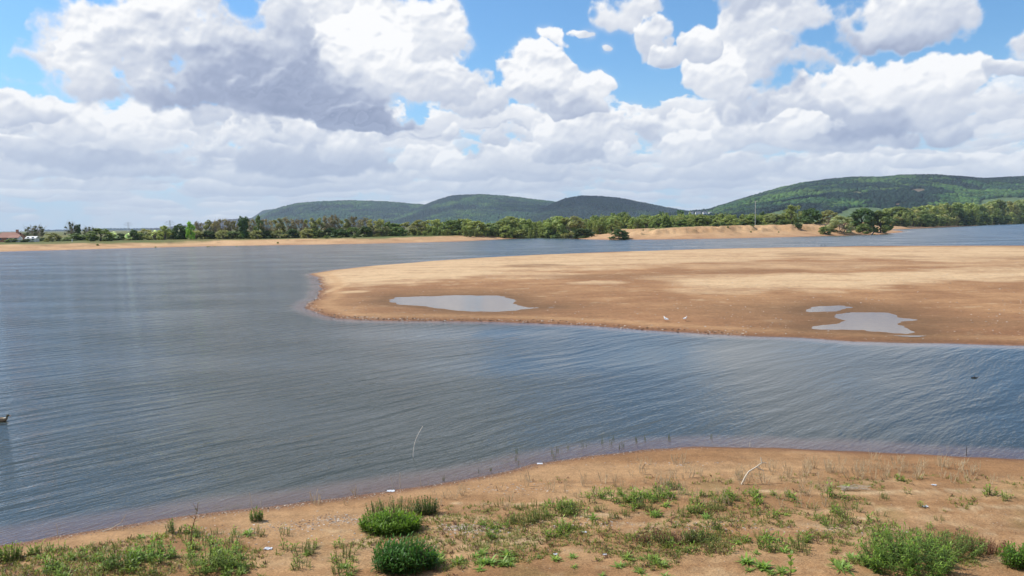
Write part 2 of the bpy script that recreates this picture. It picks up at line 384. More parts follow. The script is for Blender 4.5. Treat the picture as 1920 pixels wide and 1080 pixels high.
# ------------------------------------------------------------------ ground: one polar sheet out to the horizon
dense = np.radians(np.arange(-42, 42.01, 0.115)); left = np.radians(np.arange(-180, -42, 3.0)); right = np.radians(np.arange(45, 180.1, 3.0))
angs = np.concatenate([left, dense, right])
rads = [2.0]
while rads[-1] < 60: rads.append(rads[-1] * 1.0085)
while rads[-1] < 200: rads.append(rads[-1] * 1.0075)
while rads[-1] < 560: rads.append(rads[-1] * 1.0052)
while rads[-1] < 1100: rads.append(rads[-1] * 1.012)
while rads[-1] < 24000: rads.append(rads[-1] * 1.05)
rads = np.array([0.0] + rads)
def polar(angs, rads):
    A, R_ = np.meshgrid(angs, rads)
    n, m_ = R_.shape
    idx = np.arange(n * m_).reshape(n, m_)
    f = np.stack([idx[:-1, :-1], idx[1:, :-1], idx[1:, 1:], idx[:-1, 1:]], -1).reshape(-1, 4)[:, ::-1]
    return R_ * np.sin(A), R_ * np.cos(A), f
GX, GY, GF = polar(angs, rads)
GZ, D1, D2, D3, WT = height(GX, GY, True)
def c3(*c): return np.array(c)
def lerp(a, b, t): return a + (b - a) * np.asarray(t)[..., None]
SOIL = c3(.290, .165, .080); SOIL2 = c3(.395, .250, .135); DRY = c3(.50, .36, .215); CREAM = c3(.55, .43, .28); BROWN = c3(.27, .155, .080)
WET = c3(.150, .075, .042); GRASS = c3(.085, .12, .03); GRASS2 = c3(.16, .15, .05); MUD = c3(.36, .21, .15)
col = np.zeros(GX.shape + (3,)) + SOIL
# near bank: terraces left by the falling water run along the shore
TY = 17.65 - GY + 0.03 * (GX - 4) ** 2 * (GX < 4) * 0.12   # terraces run level across the bank
st = fb(TY * 7.0, GX * 0.55, 6.0, 4, 0.55, 2.2)
col = lerp(SOIL, SOIL2, smooth01(0.5 + st * 1.1 + fb(GX, GY, 2.2, 5, 0.6, 12) * 0.9))
col = lerp(col, DRY * 0.92, smooth01((st - 0.18) * 3.2) * smooth01((D1 - 2.2) / 2) * 0.5 * smooth01(0.6 + fb(GX, GY, 0.5, 4, 0.7, 77) * 1.5))
for (dc, w_, ph) in ((0.0, .20, 1.0), (1.6, .34, 5.0), (-1.2, .10, 9.0), (.75, .10, 3.0)):
    col = lerp(col, CREAM * 0.95, np.exp(-((TY - dc - fb(GX, GY, 2.5, 4, 0.6, ph) * 0.35) / w_) ** 2) * smooth01(0.4 + fb(GX, GY, 1.5, 4, 0.6, ph + 4) * 2.4 + GX * 0.05) * smooth01((D1 - 1) / 1) * 0.8 * smooth01(0.62 + fb(GX, GY, 0.35, 4, 0.7, 78) * 1.8))
col = lerp(col, SOIL * .72, smooth01(fb(GX, GY * 1.6, 0.7, 5, 0.7, 35) * 2.4 - 0.3) * 0.55 * smooth01((D1 - 1) / 2))
col = lerp(col, DRY * .95, smooth01(fb(GX, GY * 1.8, 0.9, 5, 0.7, 36) * 2.4 - 0.2) * 0.6 * smooth01((D1 - 2) / 2))
col = lerp(col, c3(.20, .17, .06), smooth01(fb(GX, GY, 1.6, 5, 0.65, 31) * 2.2 - 0.15) * smooth01((D1 - 2.5) / 2) * 0.35)
col = lerp(col, WET * 1.1, np.exp(-(np.maximum(D1 - .1, 0) / (0.38 + .2 * fb(GX, GY, 1.2, 3, .6, 44))) ** 2))
# sandbar
bar = D2 > -3
def zone(px, py, rx, ry):
    x0, y0 = on_plane(px, py, 0.3); _, ya = on_plane(px, py - ry, 0.3); _, yb = on_plane(px, py + ry, 0.3)
    wx = rx * y0 / FPX; wy = (ya - yb) / 2
    wob = fb(GX, GY, 9, 4, 0.6, px * 0.01)
    q = ((GX - x0 + wob * wx * 0.25) / wx) ** 2 + ((GY - y0 + fb(GX, GY, 7, 4, 0.6, py * 0.02) * wy * 0.6) / wy) ** 2
    return smooth01(1.35 - q)
v = fb(GX, GY * 0.8, 4.5, 5, 0.65, 20) ; gr = fb(GX, GY, 0.9, 3, 0.7, 22)
streak = fb(GX * 0.22, GY, 2.6, 4, 0.6, 26)
cb = lerp(BROWN, SOIL2, smooth01(0.38 + v * 0.8 + streak * 0.45))
pale = np.zeros(GX.shape)
for z_ in ((760, 512, 200, 15, 1.0), (900, 497, 300, 14, .85), (1150, 484, 400, 12, .75), (1500, 474, 560, 11, .8), (1900, 476, 460, 14, .75), (660, 512, 40, 8, .6),
           (1480, 533, 230, 15, .95), (1700, 521, 280, 12, .9), (1900, 512, 160, 12, .8), (1350, 548, 110, 9, .55), (1120, 532, 60, 4.5, .75), (1330, 522, 160, 6, .5), (980, 518, 110, 8, .55), (1900, 497, 200, 10, .35), (1450, 500, 240, 8, .35),
           (660, 545, 34, 2.5, .7), (640, 535, 10, 9, .8), (680, 590, 50, 4, .25), (1460, 600, 30, 3, .3)):
    pale = np.maximum(pale, zone(*z_[:4]) * z_[4])
dark = np.zeros(GX.shape)
for z_ in ((1000, 500, 70, 3.5, .9), (1520, 479, 60, 4, .8), (1150, 520, 130, 5, .6), (1380, 512, 150, 5, .5), (1620, 575, 100, 8, .7), (1400, 583, 160, 14, .4), (770, 589, 120, 8, .5), (1000, 590, 160, 7, .3), (800, 546, 180, 4, .5), (1790, 605, 130, 14, .55), (1650, 632, 180, 6, .5), (1900, 485, 120, 3, .3), (1700, 483, 40, 2.5, .5)):
    dark = np.maximum(dark, zone(*z_[:4]) * z_[4])
cb = lerp(cb, c3(.245, .125, .066), smooth01((66 - GY - .12 * GX + fb(GX, GY, 8, 4, .6, 88) * 10) / 22) * .62)
pm = np.clip(pale * (1.0 + streak * 0.6 + gr * 0.45 + v * .35), 0, 1)
cb = lerp(cb, CREAM, pm)
cb = cb * c3(1.0, .94, .92)
cb = lerp(cb, BROWN * 0.78, dark * np.clip(0.8 + v * 0.8, 0, 1))
cb = lerp(cb, CREAM, smooth01(fb(GX * 0.35, GY, 0.8, 3, 0.7, 41) * 2.6 - 0.95) * 0.55)
edge = np.exp(-np.maximum(D2 - 0.3, 0) / 0.5); cb = lerp(cb, WET * 1.2, edge * 0.85)
rim = np.exp(-((D2 - 2.0) / 0.8) ** 2); cb = lerp(cb, SOIL2 * 1.15, rim * 0.6)
for pd in PUD:
    dp = sdf(GX, GY, pd); cb = lerp(cb, BROWN * 0.62, np.exp(-np.maximum(-dp - .8, 0) / 2.4) * 0.9)
col = np.where(bar[..., None], cb, col)
# far shore
fs_ = D3 > -4
cf = lerp(c3(.42, .27, .155), c3(.54, .37, .22), smooth01(0.5 + fb(GX, GY * 1.0, 10, 5, 0.6, 50) * 1.1))
cf = lerp(cf, c3(.30, .17, .09), smooth01(fb(GX * .5, GY, 4, 4, .65, 52) * 2.6 - .5) * .6)
cf = lerp(cf, c3(.27, .13, .075), np.exp(-np.maximum(D3, 0) / 3.5) * 0.9)
gl = smooth01((D3 - 15 + fb(GX, GY, 20, 4, 0.6, 60) * 10) / 10)
gp = smooth01((D3 - 27 + fb(GX, GY, 9, 4, 0.65, 61) * 14) / 7)
gm = gl * (1 - WT) + gp * WT
g_ = lerp(GRASS, GRASS2, smooth01(0.45 + fb(GX, GY, 30, 4, 0.6, 70)))
cf = lerp(cf, g_, gm)
cf = lerp(cf, c3(.12, .10, .045), smooth01(fb(GX, GY, 5, 3, 0.6, 71) * 3 - 1.1) * smooth01((D3 - 8) / 8) * 0.7)
col = np.where(fs_[..., None], cf, col)
under = (GZ < -0.02)
col = np.where(under[..., None], MUD, col)
wet = np.clip(np.exp(-np.maximum(GZ, 0) / 0.035), 0, 1)

m, b = new_mat('soil')
c = attr(b, 'Col'); pos = b.n('ShaderNodeNewGeometry').outputs['Position']
f1 = b.noise(pos, 3.2, 6, 0.65); f2 = b.noise(pos, 22.0, 5, 0.7); f3 = b.noise(b.v('MULTIPLY', pos, (0.35, 1, 1)), 1.3, 5, 0.6)
f2 = b.mr(f2, 0.3, 0.7, 0.0, 1.0, 'LINEAR')
k = b.m('ADD', b.m('MULTIPLY', f1, 0.55), b.m('MULTIPLY', f2, 0.42)); k = b.m('ADD', k, b.m('MULTIPLY', f3, 0.35))
c2 = b.v('SCALE', b.v('MULTIPLY', c, (1.05, 0.98, 0.87)), scale=b.mr(k, 0.36, 0.96, 0.50, 1.48, 'LINEAR'))
vor = b.n('ShaderNodeTexVoronoi', feature='F1'); b.put(vor.inputs['Vector'], pos); vor.inputs['Scale'].default_value = 9.0
peb = b.m('MULTIPLY', b.mr(vor.outputs['Distance'], 0.16, 0.10), b.mr(b.sep(vor.outputs['Color'])[0], 0.80, 0.84))
peb = b.m('MULTIPLY', peb, b.mr(attr(b, 'wet', 'Fac'), 0.5, 0.1))
peb = b.m('MULTIPLY', peb, attr(b, 'stony', 'Fac'))
c2 = b.mix(b.m('MULTIPLY', peb, 0.75), c2, (0.55, 0.46, 0.36, 1))
rg = b.mr(attr(b, 'wet', 'Fac'), 0.1, 0.9, 0.95, 0.45)
hgt = b.m('ADD', b.m('MULTIPLY', f1, 0.05), b.m('MULTIPLY', f2, 0.018)); hgt = b.m('ADD', hgt, b.m('MULTIPLY', peb, 0.012))
M['soil'] = finish(m, b, principled(b, c2, rg, 0.25, bump(b, hgt, 1.0, 0.9)))
me = mesh_np('ground', np.stack([GX, GY, GZ], -1).reshape(-1, 3), GF, M['soil'], col.reshape(-1, 3), True, {'wet': wet, 'stony': np.where(D3 > -4, 0, 1.0)})
tag(obj('ground', me), kind='structure')

# ------------------------------------------------------------------ lake
wa = np.radians(np.concatenate([np.arange(-90, -42, 3.0), np.arange(-42, 42.01, 0.17), np.arange(45, 90.1, 3.0)]))
wr = [9.0]
while wr[-1] < 300: wr.append(wr[-1] * 1.013)
while wr[-1] < 1500: wr.append(wr[-1] * 1.02)
WX, WY, WF = polar(wa, np.array(wr))
WH = height(WX, WY)
depth = -WH
cx, cy = on_plane(1290, 665); 
calm = np.exp(-(((WX - cx) / 17) ** 2 + ((WY - cy) / 8.5) ** 2)); cx, cy = on_plane(1000, 625)
calm = np.maximum(calm, 0.7 * np.exp(-(((WX - cx) / 14) ** 2 + ((WY - cy) / 4) ** 2)))
calm = np.maximum(calm, 0.7 * smooth01((WX + 3) / 9) * smooth01((60 - WY) / 4) * smooth01((WY - 20.5) / 6)); 
calm = np.clip(calm, 0, 1)
keep = (WH.ravel()[WF] < 0.12).any(1)
m, b = new_mat('lake_water')
pos = b.n('ShaderNodeNewGeometry').outputs['Position']
def rot(v, deg):
    o = b.n('ShaderNodeVectorRotate', rotation_type='Z_AXIS'); b.put(o.inputs['Vector'], v); o.inputs['Angle'].default_value = math.radians(deg); return o.outputs[0]
wp = b.v('ADD', pos, b.v('SCALE', b.v('SUBTRACT', b.noise(pos, 0.12, 2, 0.5, out=1), (0.5, 0.5, 0.5)), scale=1.6))
r1 = rot(wp, -44)
w1 = b.noise(b.v('MULTIPLY', r1, (0.20, 1.35, 1)), 1.0, 2.0, 0.5)
w2 = b.noise(b.v('MULTIPLY', rot(wp, -32), (0.45, 2.6, 1)), 1.0, 2.0, 0.5)
w3 = b.noise(b.v('MULTIPLY', rot(pos, -50), (2.0, 8.0, 1)), 1.0, 3.0, 0.6)
gust = b.noise(b.v('MULTIPLY', pos, (0.05, 0.11, 1)), 1.0, 3, 0.5)
ca = attr(b, 'calm', 'Fac')
amp = b.m('MULTIPLY', b.mr(ca, 0, 1, 1.0, 0.22, 'LINEAR'), b.mr(gust, 0.3, 0.7, 0.7, 1.3))
sha = b.mr(attr(b, 'depth', 'Fac'), 0.0, 0.35, 0.35, 1.0)
ridge = b.m('POWER', w1, 1.6)
hh = b.m('ADD', b.m('MULTIPLY', ridge, 0.175), b.m('MULTIPLY', w2, 0.045))
hh = b.m('MULTIPLY', hh, sha)
hh = b.m('ADD', hh, b.m('MULTIPLY', w3, 0.056))
hh = b.m('MULTIPLY', hh, amp)
nor = bump(b, hh, 1.0, 1.0)
# at a low angle only the wave faces that lean towards the viewer are seen
inc = b.n('ShaderNodeNewGeometry').outputs['Incoming']
nor = b.v('NORMALIZE', b.v('ADD', nor, b.v('SCALE', b.v('MULTIPLY', inc, (1, 1, 0)), scale=b.m('MULTIPLY', b.mr(amp, 0.2, 1.2, 0.03, 0.155, 'LINEAR'), sha))))
dep = attr(b, 'depth', 'Fac')
body = b.n('ShaderNodeBsdfDiffuse'); b.put(body.inputs[0], b.mix(b.mr(dep, 0.02, 0.26), (0.24, 0.165, 0.135, 1), (0.040, 0.048, 0.038, 1)))
tr_ = b.n('ShaderNodeBsdfTransparent'); tr_.inputs[0].default_value = (0.80, 0.74, 0.70, 1)
ma = b.n('ShaderNodeMixShader'); b.put(ma.inputs[0], b.mr(dep, 0.0, 0.22, 0.25, 1.0)); b.nt.links.new(tr_.outputs[0], ma.inputs[1]); b.nt.links.new(body.outputs[0], ma.inputs[2])
gl_ = b.n('ShaderNodeBsdfGlossy'); gl_.inputs['Roughness'].default_value = 0.06; b.put(gl_.inputs['Normal'], nor); gl_.inputs['Color'].default_value = (0.98, 0.99, 1.0, 1)
fr = b.n('ShaderNodeFresnel'); fr.inputs[0].default_value = 1.72; b.put(fr.inputs['Normal'], nor)
mb = b.n('ShaderNodeMixShader'); b.put(mb.inputs[0], fr.outputs[0]); b.nt.links.new(ma.outputs[0], mb.inputs[1]); b.nt.links.new(gl_.outputs[0], mb.inputs[2])
M['lake'] = finish(m, b, mb.outputs[0])
me = mesh_np('lake_water', np.stack([WX, WY, WX * 0], -1).reshape(-1, 3), WF[keep], M['lake'], None, True, {'depth': depth, 'calm': calm})
tag(obj('lake_water', me), kind='structure')
# puddles on the sandbar
m, b = new_mat('puddle_water')
pos = b.n('ShaderNodeNewGeometry').outputs['Position']
nor = bump(b, b.noise(b.v('MULTIPLY', pos, (1.0, 2.2, 1)), 2.0, 2, 0.5), 1.0, 0.010)
gl_ = b.n('ShaderNodeBsdfGlossy'); gl_.inputs['Roughness'].default_value = 0.03; b.put(gl_.inputs['Normal'], nor)
df = b.n('ShaderNodeBsdfDiffuse'); df.inputs[0].default_value = (0.20, 0.145, 0.105, 1)
fr = b.n('ShaderNodeFresnel'); fr.inputs[0].default_value = 5.0; b.put(fr.inputs['Normal'], nor)
mb = b.n('ShaderNodeMixShader'); b.put(mb.inputs[0], fr.outputs[0]); b.nt.links.new(df.outputs[0], mb.inputs[1]); b.nt.links.new(gl_.outputs[0], mb.inputs[2])
M['puddle'] = finish(m, b, mb.outputs[0])
for i, pd in enumerate(PUD):
    P_ = np.array(pd); x0, y0 = P_.min(0) - 1.2; x1, y1 = P_.max(0) + 1.2
    xs = np.linspace(x0, x1, 160); ys = np.linspace(y0, y1, 80); XX, YY = np.meshgrid(xs, ys)
    idx = np.arange(XX.size).reshape(XX.shape); ff = np.stack([idx[:-1, :-1], idx[:-1, 1:], idx[1:, 1:], idx[1:, :-1]], -1).reshape(-1, 4)
    kp = (sdf(XX, YY, pd).ravel()[ff] > -0.9).any(1)
    tag(obj('puddle_water', mesh_np('puddle_water', np.stack([XX, YY, XX * 0 + PUDZ], -1).reshape(-1, 3), ff[kp], M['puddle'], None, True)), kind='structure')

# ------------------------------------------------------------------ hills
def hill_fn(sky_pts, Yr, Y0, foot, pw=1.0, seed=0.0, gul=6.0):
    xs = np.array([p[0] for p in sky_pts], float); ys = np.array([p[1] for p in sky_pts], float)
    def az_of(px): 
        r_ = ray(px, 400); return r_.x / r_.y
    az_ = np.array([az_of(x) for x in xs]); zr = np.array([at_depth(x, y, Yr)[2] for x, y in zip(xs, ys)])
    az_f = np.linspace(az_[0], az_[-1], 400); zf = np.interp(az_f, az_, zr)
    kk = np.hanning(9); kk /= kk.sum(); zf = np.convolve(np.pad(zf, 4, 'edge'), kk, 'valid')
    def f(X, Y):
        a = X / Y; z = np.interp(a, az_f, zf); t = (Y - Y0) / (Yr - Y0)
        w = np.where(t < 1, smooth01(t) * 0.45 + np.clip(t, 0, 1) ** pw * 0.55, 1 - 0.25 * np.clip(t - 1, 0, 1))
        g = fb(X, Y, 420, 4, 0.5, seed) * gul * 4 * smooth01(t * 2) * smooth01((1.02 - t) * 3)
        end = smooth01((a - az_f[0]) / 0.012) * smooth01((az_f[-1] - a) / 0.012)
        return foot + (np.maximum(z - foot, 1.0) * w + g) * end - 3 * (1 - end)
    return f, az_f[0], az_f[-1]
m, b = new_mat('woodland_floor')
c = attr(b, 'Col'); pos = b.n('ShaderNodeNewGeometry').outputs['Position']
n = b.noise(pos, 0.06, 5, 0.7)
M['hill'] = finish(m, b, principled(b, b.v('SCALE', c, scale=b.mr(n, 0.3, 0.7, 0.6, 1.4, 'LINEAR')), 0.9, 0.1, bump(b, n, 6.0, 0.8)))
m, b = new_mat('woodland_crowns')
M['crowns'] = finish(m, b, principled(b, attr(b, 'Col'), 0.85, 0.1))
ICO_V = []; g_ = (1 + 5 ** 0.5) / 2
for v_ in ((-1, g_, 0), (1, g_, 0), (-1, -g_, 0), (1, -g_, 0), (0, -1, g_), (0, 1, g_), (0, -1, -g_), (0, 1, -g_), (g_, 0, -1), (g_, 0, 1), (-g_, 0, -1), (-g_, 0, 1)): ICO_V.append(v_)
ICO_V = np.array(ICO_V) / np.linalg.norm(ICO_V[0])
ICO_F = np.array([(0, 11, 5), (0, 5, 1), (0, 1, 7), (0, 7, 10), (0, 10, 11), (1, 5, 9), (5, 11, 4), (11, 10, 2), (10, 7, 6), (7, 1, 8), (3, 9, 4), (3, 4, 2), (3, 2, 6), (3, 6, 8), (3, 8, 9), (4, 9, 5), (2, 4, 11), (6, 2, 10), (8, 6, 7), (9, 8, 1)])
def crowns(P_, R_, colr, name, label, zs=1.1, jit=0.25):
    n = len(P_)
    j = 1 + (rng.random((n, 12, 1)) - 0.5) * 2 * jit
    V_ = ICO_V[None] * j * R_[:, None, None]; V_[..., 2] *= zs
    V_ = V_ + P_[:, None, :]
    F_ = ICO_F[None] + (np.arange(n) * 12)[:, None, None]
    cc = np.repeat(colr[:, None, :], 12, 1) * (0.85 + 0.3 * rng.random((n, 12, 1)))
    o = obj(name, mesh_np(name, V_.reshape(-1, 3), F_.reshape(-1, 3), M['crowns'], cc.reshape(-1, 3), True))
    return tag(o, label, 'woodland', kind='stuff')
FRESH = c3(.075, .140, .034); MIDG = c3(.034, .082, .032); DARKG = c3(.012, .028, .020); BRN = c3(.17, .12, .085); FIELD = c3(.10, .145, .06)
def hill(name, pts, Yr, Y0, foot, ncrown, rad, label, palette, pw=1.0, seed=0.0, gul=6.0, holes=None, conif=0.25):
    f, a0, a1 = hill_fn(pts, Yr, Y0, foot, pw, seed, gul)
    aa = np.linspace(a0, a1, 360); yy = np.concatenate([np.linspace(Y0, Yr, 120), np.linspace(Yr, Yr + (Yr - Y0) * 0.8, 30)[1:]])
    A, YY = np.meshgrid(aa, yy); XX = A * YY; ZZ = f(XX, YY)
    idx = np.arange(XX.size).reshape(XX.shape); ff = np.stack([idx[:-1, :-1], idx[:-1, 1:], idx[1:, 1:], idx[1:, :-1]], -1).reshape(-1, 4)
    base = palette(XX, YY)
    hz_ = np.zeros(XX.shape)
    if holes is not None:
        hz_, hc = holes(XX, YY); base = base * (1 - hz_[..., None]) + hc * hz_[..., None]
    tag(obj(name, mesh_np(name, np.stack([XX, YY, ZZ], -1).reshape(-1, 3), ff, M['hill'], base.reshape(-1, 3), True)), kind='structure')
    a = rng.uniform(a0 + 0.004, a1 - 0.004, ncrown); t = rng.random(ncrown) ** 0.75 * 1.03
    Y = Y0 + t * (Yr - Y0); X = a * Y
    cl = palette(X, Y); keep_ = np.ones(ncrown, bool)
    if holes is not None:
        h_, _ = holes(X, Y); keep_ = h_ < 0.5
    cf_ = fb(X, Y, 260, 3, 0.55, seed + 3) > (0.42 - conif * 1.2)
    R_ = rad * rng.uniform(0.7, 1.25, ncrown)
    cl = np.where(cf_[:, None], DARKG * 1.1, cl) * rng.uniform(0.7, 1.35, (ncrown, 1)) * (1 + (rng.random((ncrown, 3)) - 0.5) * 0.12)
    P_ = np.stack([X, Y, f(X, Y) + R_ * 0.2], -1)
    crowns(P_[keep_], R_[keep_], cl[keep_], name.replace('hills', 'woodland') if 'hills' in name else 'woodland', label)
    return f
def pal(seed, fresh=0.5):
    def p(X, Y):
        n = fb(X, Y, 300, 4, 0.6, seed)[..., None]; n2 = fb(X, Y, 90, 3, 0.6, seed + 9)[..., None]
        return DARKG * 1.6 + (MIDG - DARKG * 1.6) * smooth01(0.6 + n * 1.6) + (FRESH - MIDG) * smooth01((n2 + fresh - 0.35) * 2)
    return p
hill('hills', [(440, 424), (470, 412), (495, 396), (515, 394), (540, 398), (600, 404), (700, 420)], 9000, 7500, 2, 3000, 12, 'dark distant woodland on the low hill at the left end of the ridge', pal(1.0), seed=11.0)
hill('hills', [(440, 430), (480, 412), (503, 400), (530, 390), (560, 383), (600, 380), (660, 378), (720, 380), (780, 385), (830, 389), (900, 396), (1000, 410), (1100, 425)], 6200, 4700, 2, 17000, 10, 'green woodland covering the long round hill in the middle distance', pal(2.0, .45), seed=21.0, pw=0.9, conif=0.12)
hill('hills', [(730, 420), (770, 400), (798, 387), (822, 377), (850, 369), (900, 367), (950, 370), (1000, 376), (1040, 381), (1080, 388), (1130, 396), (1200, 412)], 5400, 4100, 2, 17000, 9.5, 'green woodland on the higher rounded hill in the middle distance', pal(3.0, .42), seed=31.0, pw=0.9, conif=0.15)
hill('hills', [(930, 428), (990, 405), (1030, 388), (1060, 375), (1090, 370), (1130, 371), (1160, 374), (1180, 378), (1210, 384), (1250, 392), (1290, 399), (1330, 405), (1420, 416)], 4700, 3500, 2, 15000, 9, 'woodland on the rightmost hump of the middle hills', lambda X, Y: pal(4.0, .1)(X, Y) * .6, seed=41.0, pw=0.85, conif=0.35)  # crown colour darkened: shade of passing clouds painted into this hump
hill('hills', [(1190, 412), (1250, 404), (1290, 400), (1330, 396), (1380, 392), (1430, 400), (1500, 412)], 3000, 2200, 2, 5000, 7, 'low dark wood at the foot of the right hill by the white houses', pal(5.0, .1), seed=51.0, conif=0.5)
def rpal(X, Y):  # k: dark crest conifers, plus shade of clouds painted into the colour
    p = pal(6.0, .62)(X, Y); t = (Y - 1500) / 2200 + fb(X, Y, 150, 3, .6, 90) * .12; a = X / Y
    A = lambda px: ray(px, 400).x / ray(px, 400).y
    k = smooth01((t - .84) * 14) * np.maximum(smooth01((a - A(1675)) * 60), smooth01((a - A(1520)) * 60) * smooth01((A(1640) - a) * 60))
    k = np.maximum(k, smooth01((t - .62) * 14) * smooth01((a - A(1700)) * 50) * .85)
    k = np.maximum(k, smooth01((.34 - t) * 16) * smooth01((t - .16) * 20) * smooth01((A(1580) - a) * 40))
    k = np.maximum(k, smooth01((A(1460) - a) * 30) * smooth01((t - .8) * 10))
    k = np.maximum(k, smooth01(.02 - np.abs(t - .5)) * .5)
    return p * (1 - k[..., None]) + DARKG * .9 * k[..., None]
def rh_holes(X, Y):
    t = (Y - 1500) / 2200; a = X / Y
    z = np.zeros(X.shape); cc = np.broadcast_to(FIELD, X.shape + (3,)).copy()
    w = fb(X, Y, 120, 3, 0.6, 66) * 0.05
    f1 = (t + w * 1.0 < 0.20 + 0.05 * np.sin(a * 60)); z = np.where(f1, 1.0, z)
    a1 = ray(1835, 400).x / ray(1835, 400).y; f2 = (a > a1) & (t > 0.24) & (t < 0.36 + w); z = np.where(f2, 1.0, z)
    def sp(px, t0, ra, rt, c_):
        nonlocal z, cc
        ac = ray(px, 400).x / ray(px, 400).y
        q = ((a - ac) / ra) ** 2 + ((t - t0 + w * .6) / rt) ** 2 < 1 + w * 8
        z = np.where(q, 1.0, z); cc = np.where(q[..., None], c_, cc)
    sp(1688, 0.27, 0.012, 0.03, c3(.30, .19, .13)); sp(1720, 0.50, 0.012, 0.05, c3(.17, .13, .085)); sp(1600, 0.46, 0.02, 0.03, c3(.15, .15, .07)); sp(1530, 0.47, .012, .03, FIELD * .7)
    return z, cc
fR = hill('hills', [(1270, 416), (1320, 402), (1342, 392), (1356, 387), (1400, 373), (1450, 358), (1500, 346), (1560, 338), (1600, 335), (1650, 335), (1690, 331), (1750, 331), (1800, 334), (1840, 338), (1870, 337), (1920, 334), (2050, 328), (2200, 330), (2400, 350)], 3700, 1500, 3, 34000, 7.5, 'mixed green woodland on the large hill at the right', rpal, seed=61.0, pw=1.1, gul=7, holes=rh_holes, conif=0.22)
hill('hills', [(270, 434), (330, 428), (380, 421), (410, 416), (440, 413), (470, 412), (520, 416), (560, 426), (600, 434)], 7400, 6400, 2, 4500, 11, 'bare purple-grey wood on the low ridge behind the left trees', lambda X, Y: np.broadcast_to(c3(.085, .075, .07), X.shape + (3,)), seed=71.0, conif=-0.3)
hill('hills', [(60, 440), (95, 437), (112, 433), (130, 437), (160, 441), (200, 437), (230, 434.5), (300, 434), (340, 437)], 9500, 8500, 2, 1500, 12, 'faint blue wood on the farthest low hills at the left', pal(8.0, .3), seed=81.0)

# ------------------------------------------------------------------ clouds added overhead, out of view, set sunward to shade parts of the hills
m, b = new_mat('cloud')
M['cloud'] = finish(m, b, principled(b, (0.9, 0.9, 0.92, 1), 1.0, 0.0))
def shade_cloud_over(tx, ty, tz, rx, ry, alt=2600, seed=0):
    t = (alt - tz) / SUNV.z; cx_, cy_ = tx + SUNV.x * t, ty + SUNV.y * t
    n = 70; a = rng.uniform(0, 2 * math.pi, n); r_ = np.sqrt(rng.random(n)) * 0.85
    P_ = np.stack([cx_ + np.cos(a) * r_ * rx, cy_ + np.sin(a) * r_ * ry, alt + rng.random(n) * 60 * (1 - r_)], -1)
    s = (0.30 * (1 - r_) + 0.12) * min(rx, ry) * rng.uniform(0.7, 1.2, n)
    V_, F_ = [], []
    me0 = bpy.data.meshes.new('tmp'); import bmesh as bmm
    bm = bmm.new(); bmm.ops.create_icosphere(bm, subdivisions=3, radius=1.0); sv = np.array([v.co[:] for v in bm.verts]); sf = np.array([[v.index for v in f.verts] for f in bm.faces]); bm.free(); bpy.data.meshes.remove(me0)
    for k_ in range(n):
        d = 1 + 0.18 * fb(sv[:, 0] * 3 + k_, sv[:, 1] * 3 + sv[:, 2] * 2, 1.0, 3, 0.6, 3)
        q = sv * d[:, None] * s[k_]; q[:, 2] = np.where(q[:, 2] < 0, q[:, 2] * 0.35, q[:, 2] * 0.8)
        V_.append(q + P_[k_]); F_.append(sf + k_ * len(sv))
    return tag(obj('cloud', mesh_np('cloud', np.concatenate(V_), np.concatenate(F_), M['cloud'], None, True)), kind='structure')
def tgt(px, py, Y): p = at_depth(px, py, Y); return p
for (px, py, Y, rx, ry) in ((1100, 385, 4400, 330, 420), (985, 392, 4800, 240, 200), (1800, 345, 3500, 330, 200), (1570, 345, 3450, 190, 130), (1450, 384, 2400, 230, 90), (620, 405, 4100, 500, 200), (1880, 360, 3000, 200, 80)):
    p = tgt(px, py, Y); shade_cloud_over(p[0], p[1], p[2], rx, ry)

# ------------------------------------------------------------------ haze
x0, x1, y0, y1, z0, z1 = -9500, 9500, -120, 10500, -3, 420
vv = [(x, y, z) for z in (z0, z1) for y in (y0, y1) for x in (x0, x1)]
ff = [(0, 2, 3, 1), (4, 5, 7, 6), (0, 1, 5, 4), (2, 6, 7, 3), (0, 4, 6, 2), (1, 3, 7, 5)]
m, b = new_mat('haze')
pv = b.n('ShaderNodeVolumePrincipled'); pv.inputs['Color'].default_value = (0.66, 0.80, 1.0, 1); pv.inputs['Density'].default_value = 6.2e-5; pv.inputs['Anisotropy'].default_value = 0.0
o_ = b.n('ShaderNodeOutputMaterial'); m.node_tree.links.new(pv.outputs[0], o_.inputs['Volume'])
tag(obj('haze', mesh_np('haze', vv, np.array(ff), m)), kind='stuff')

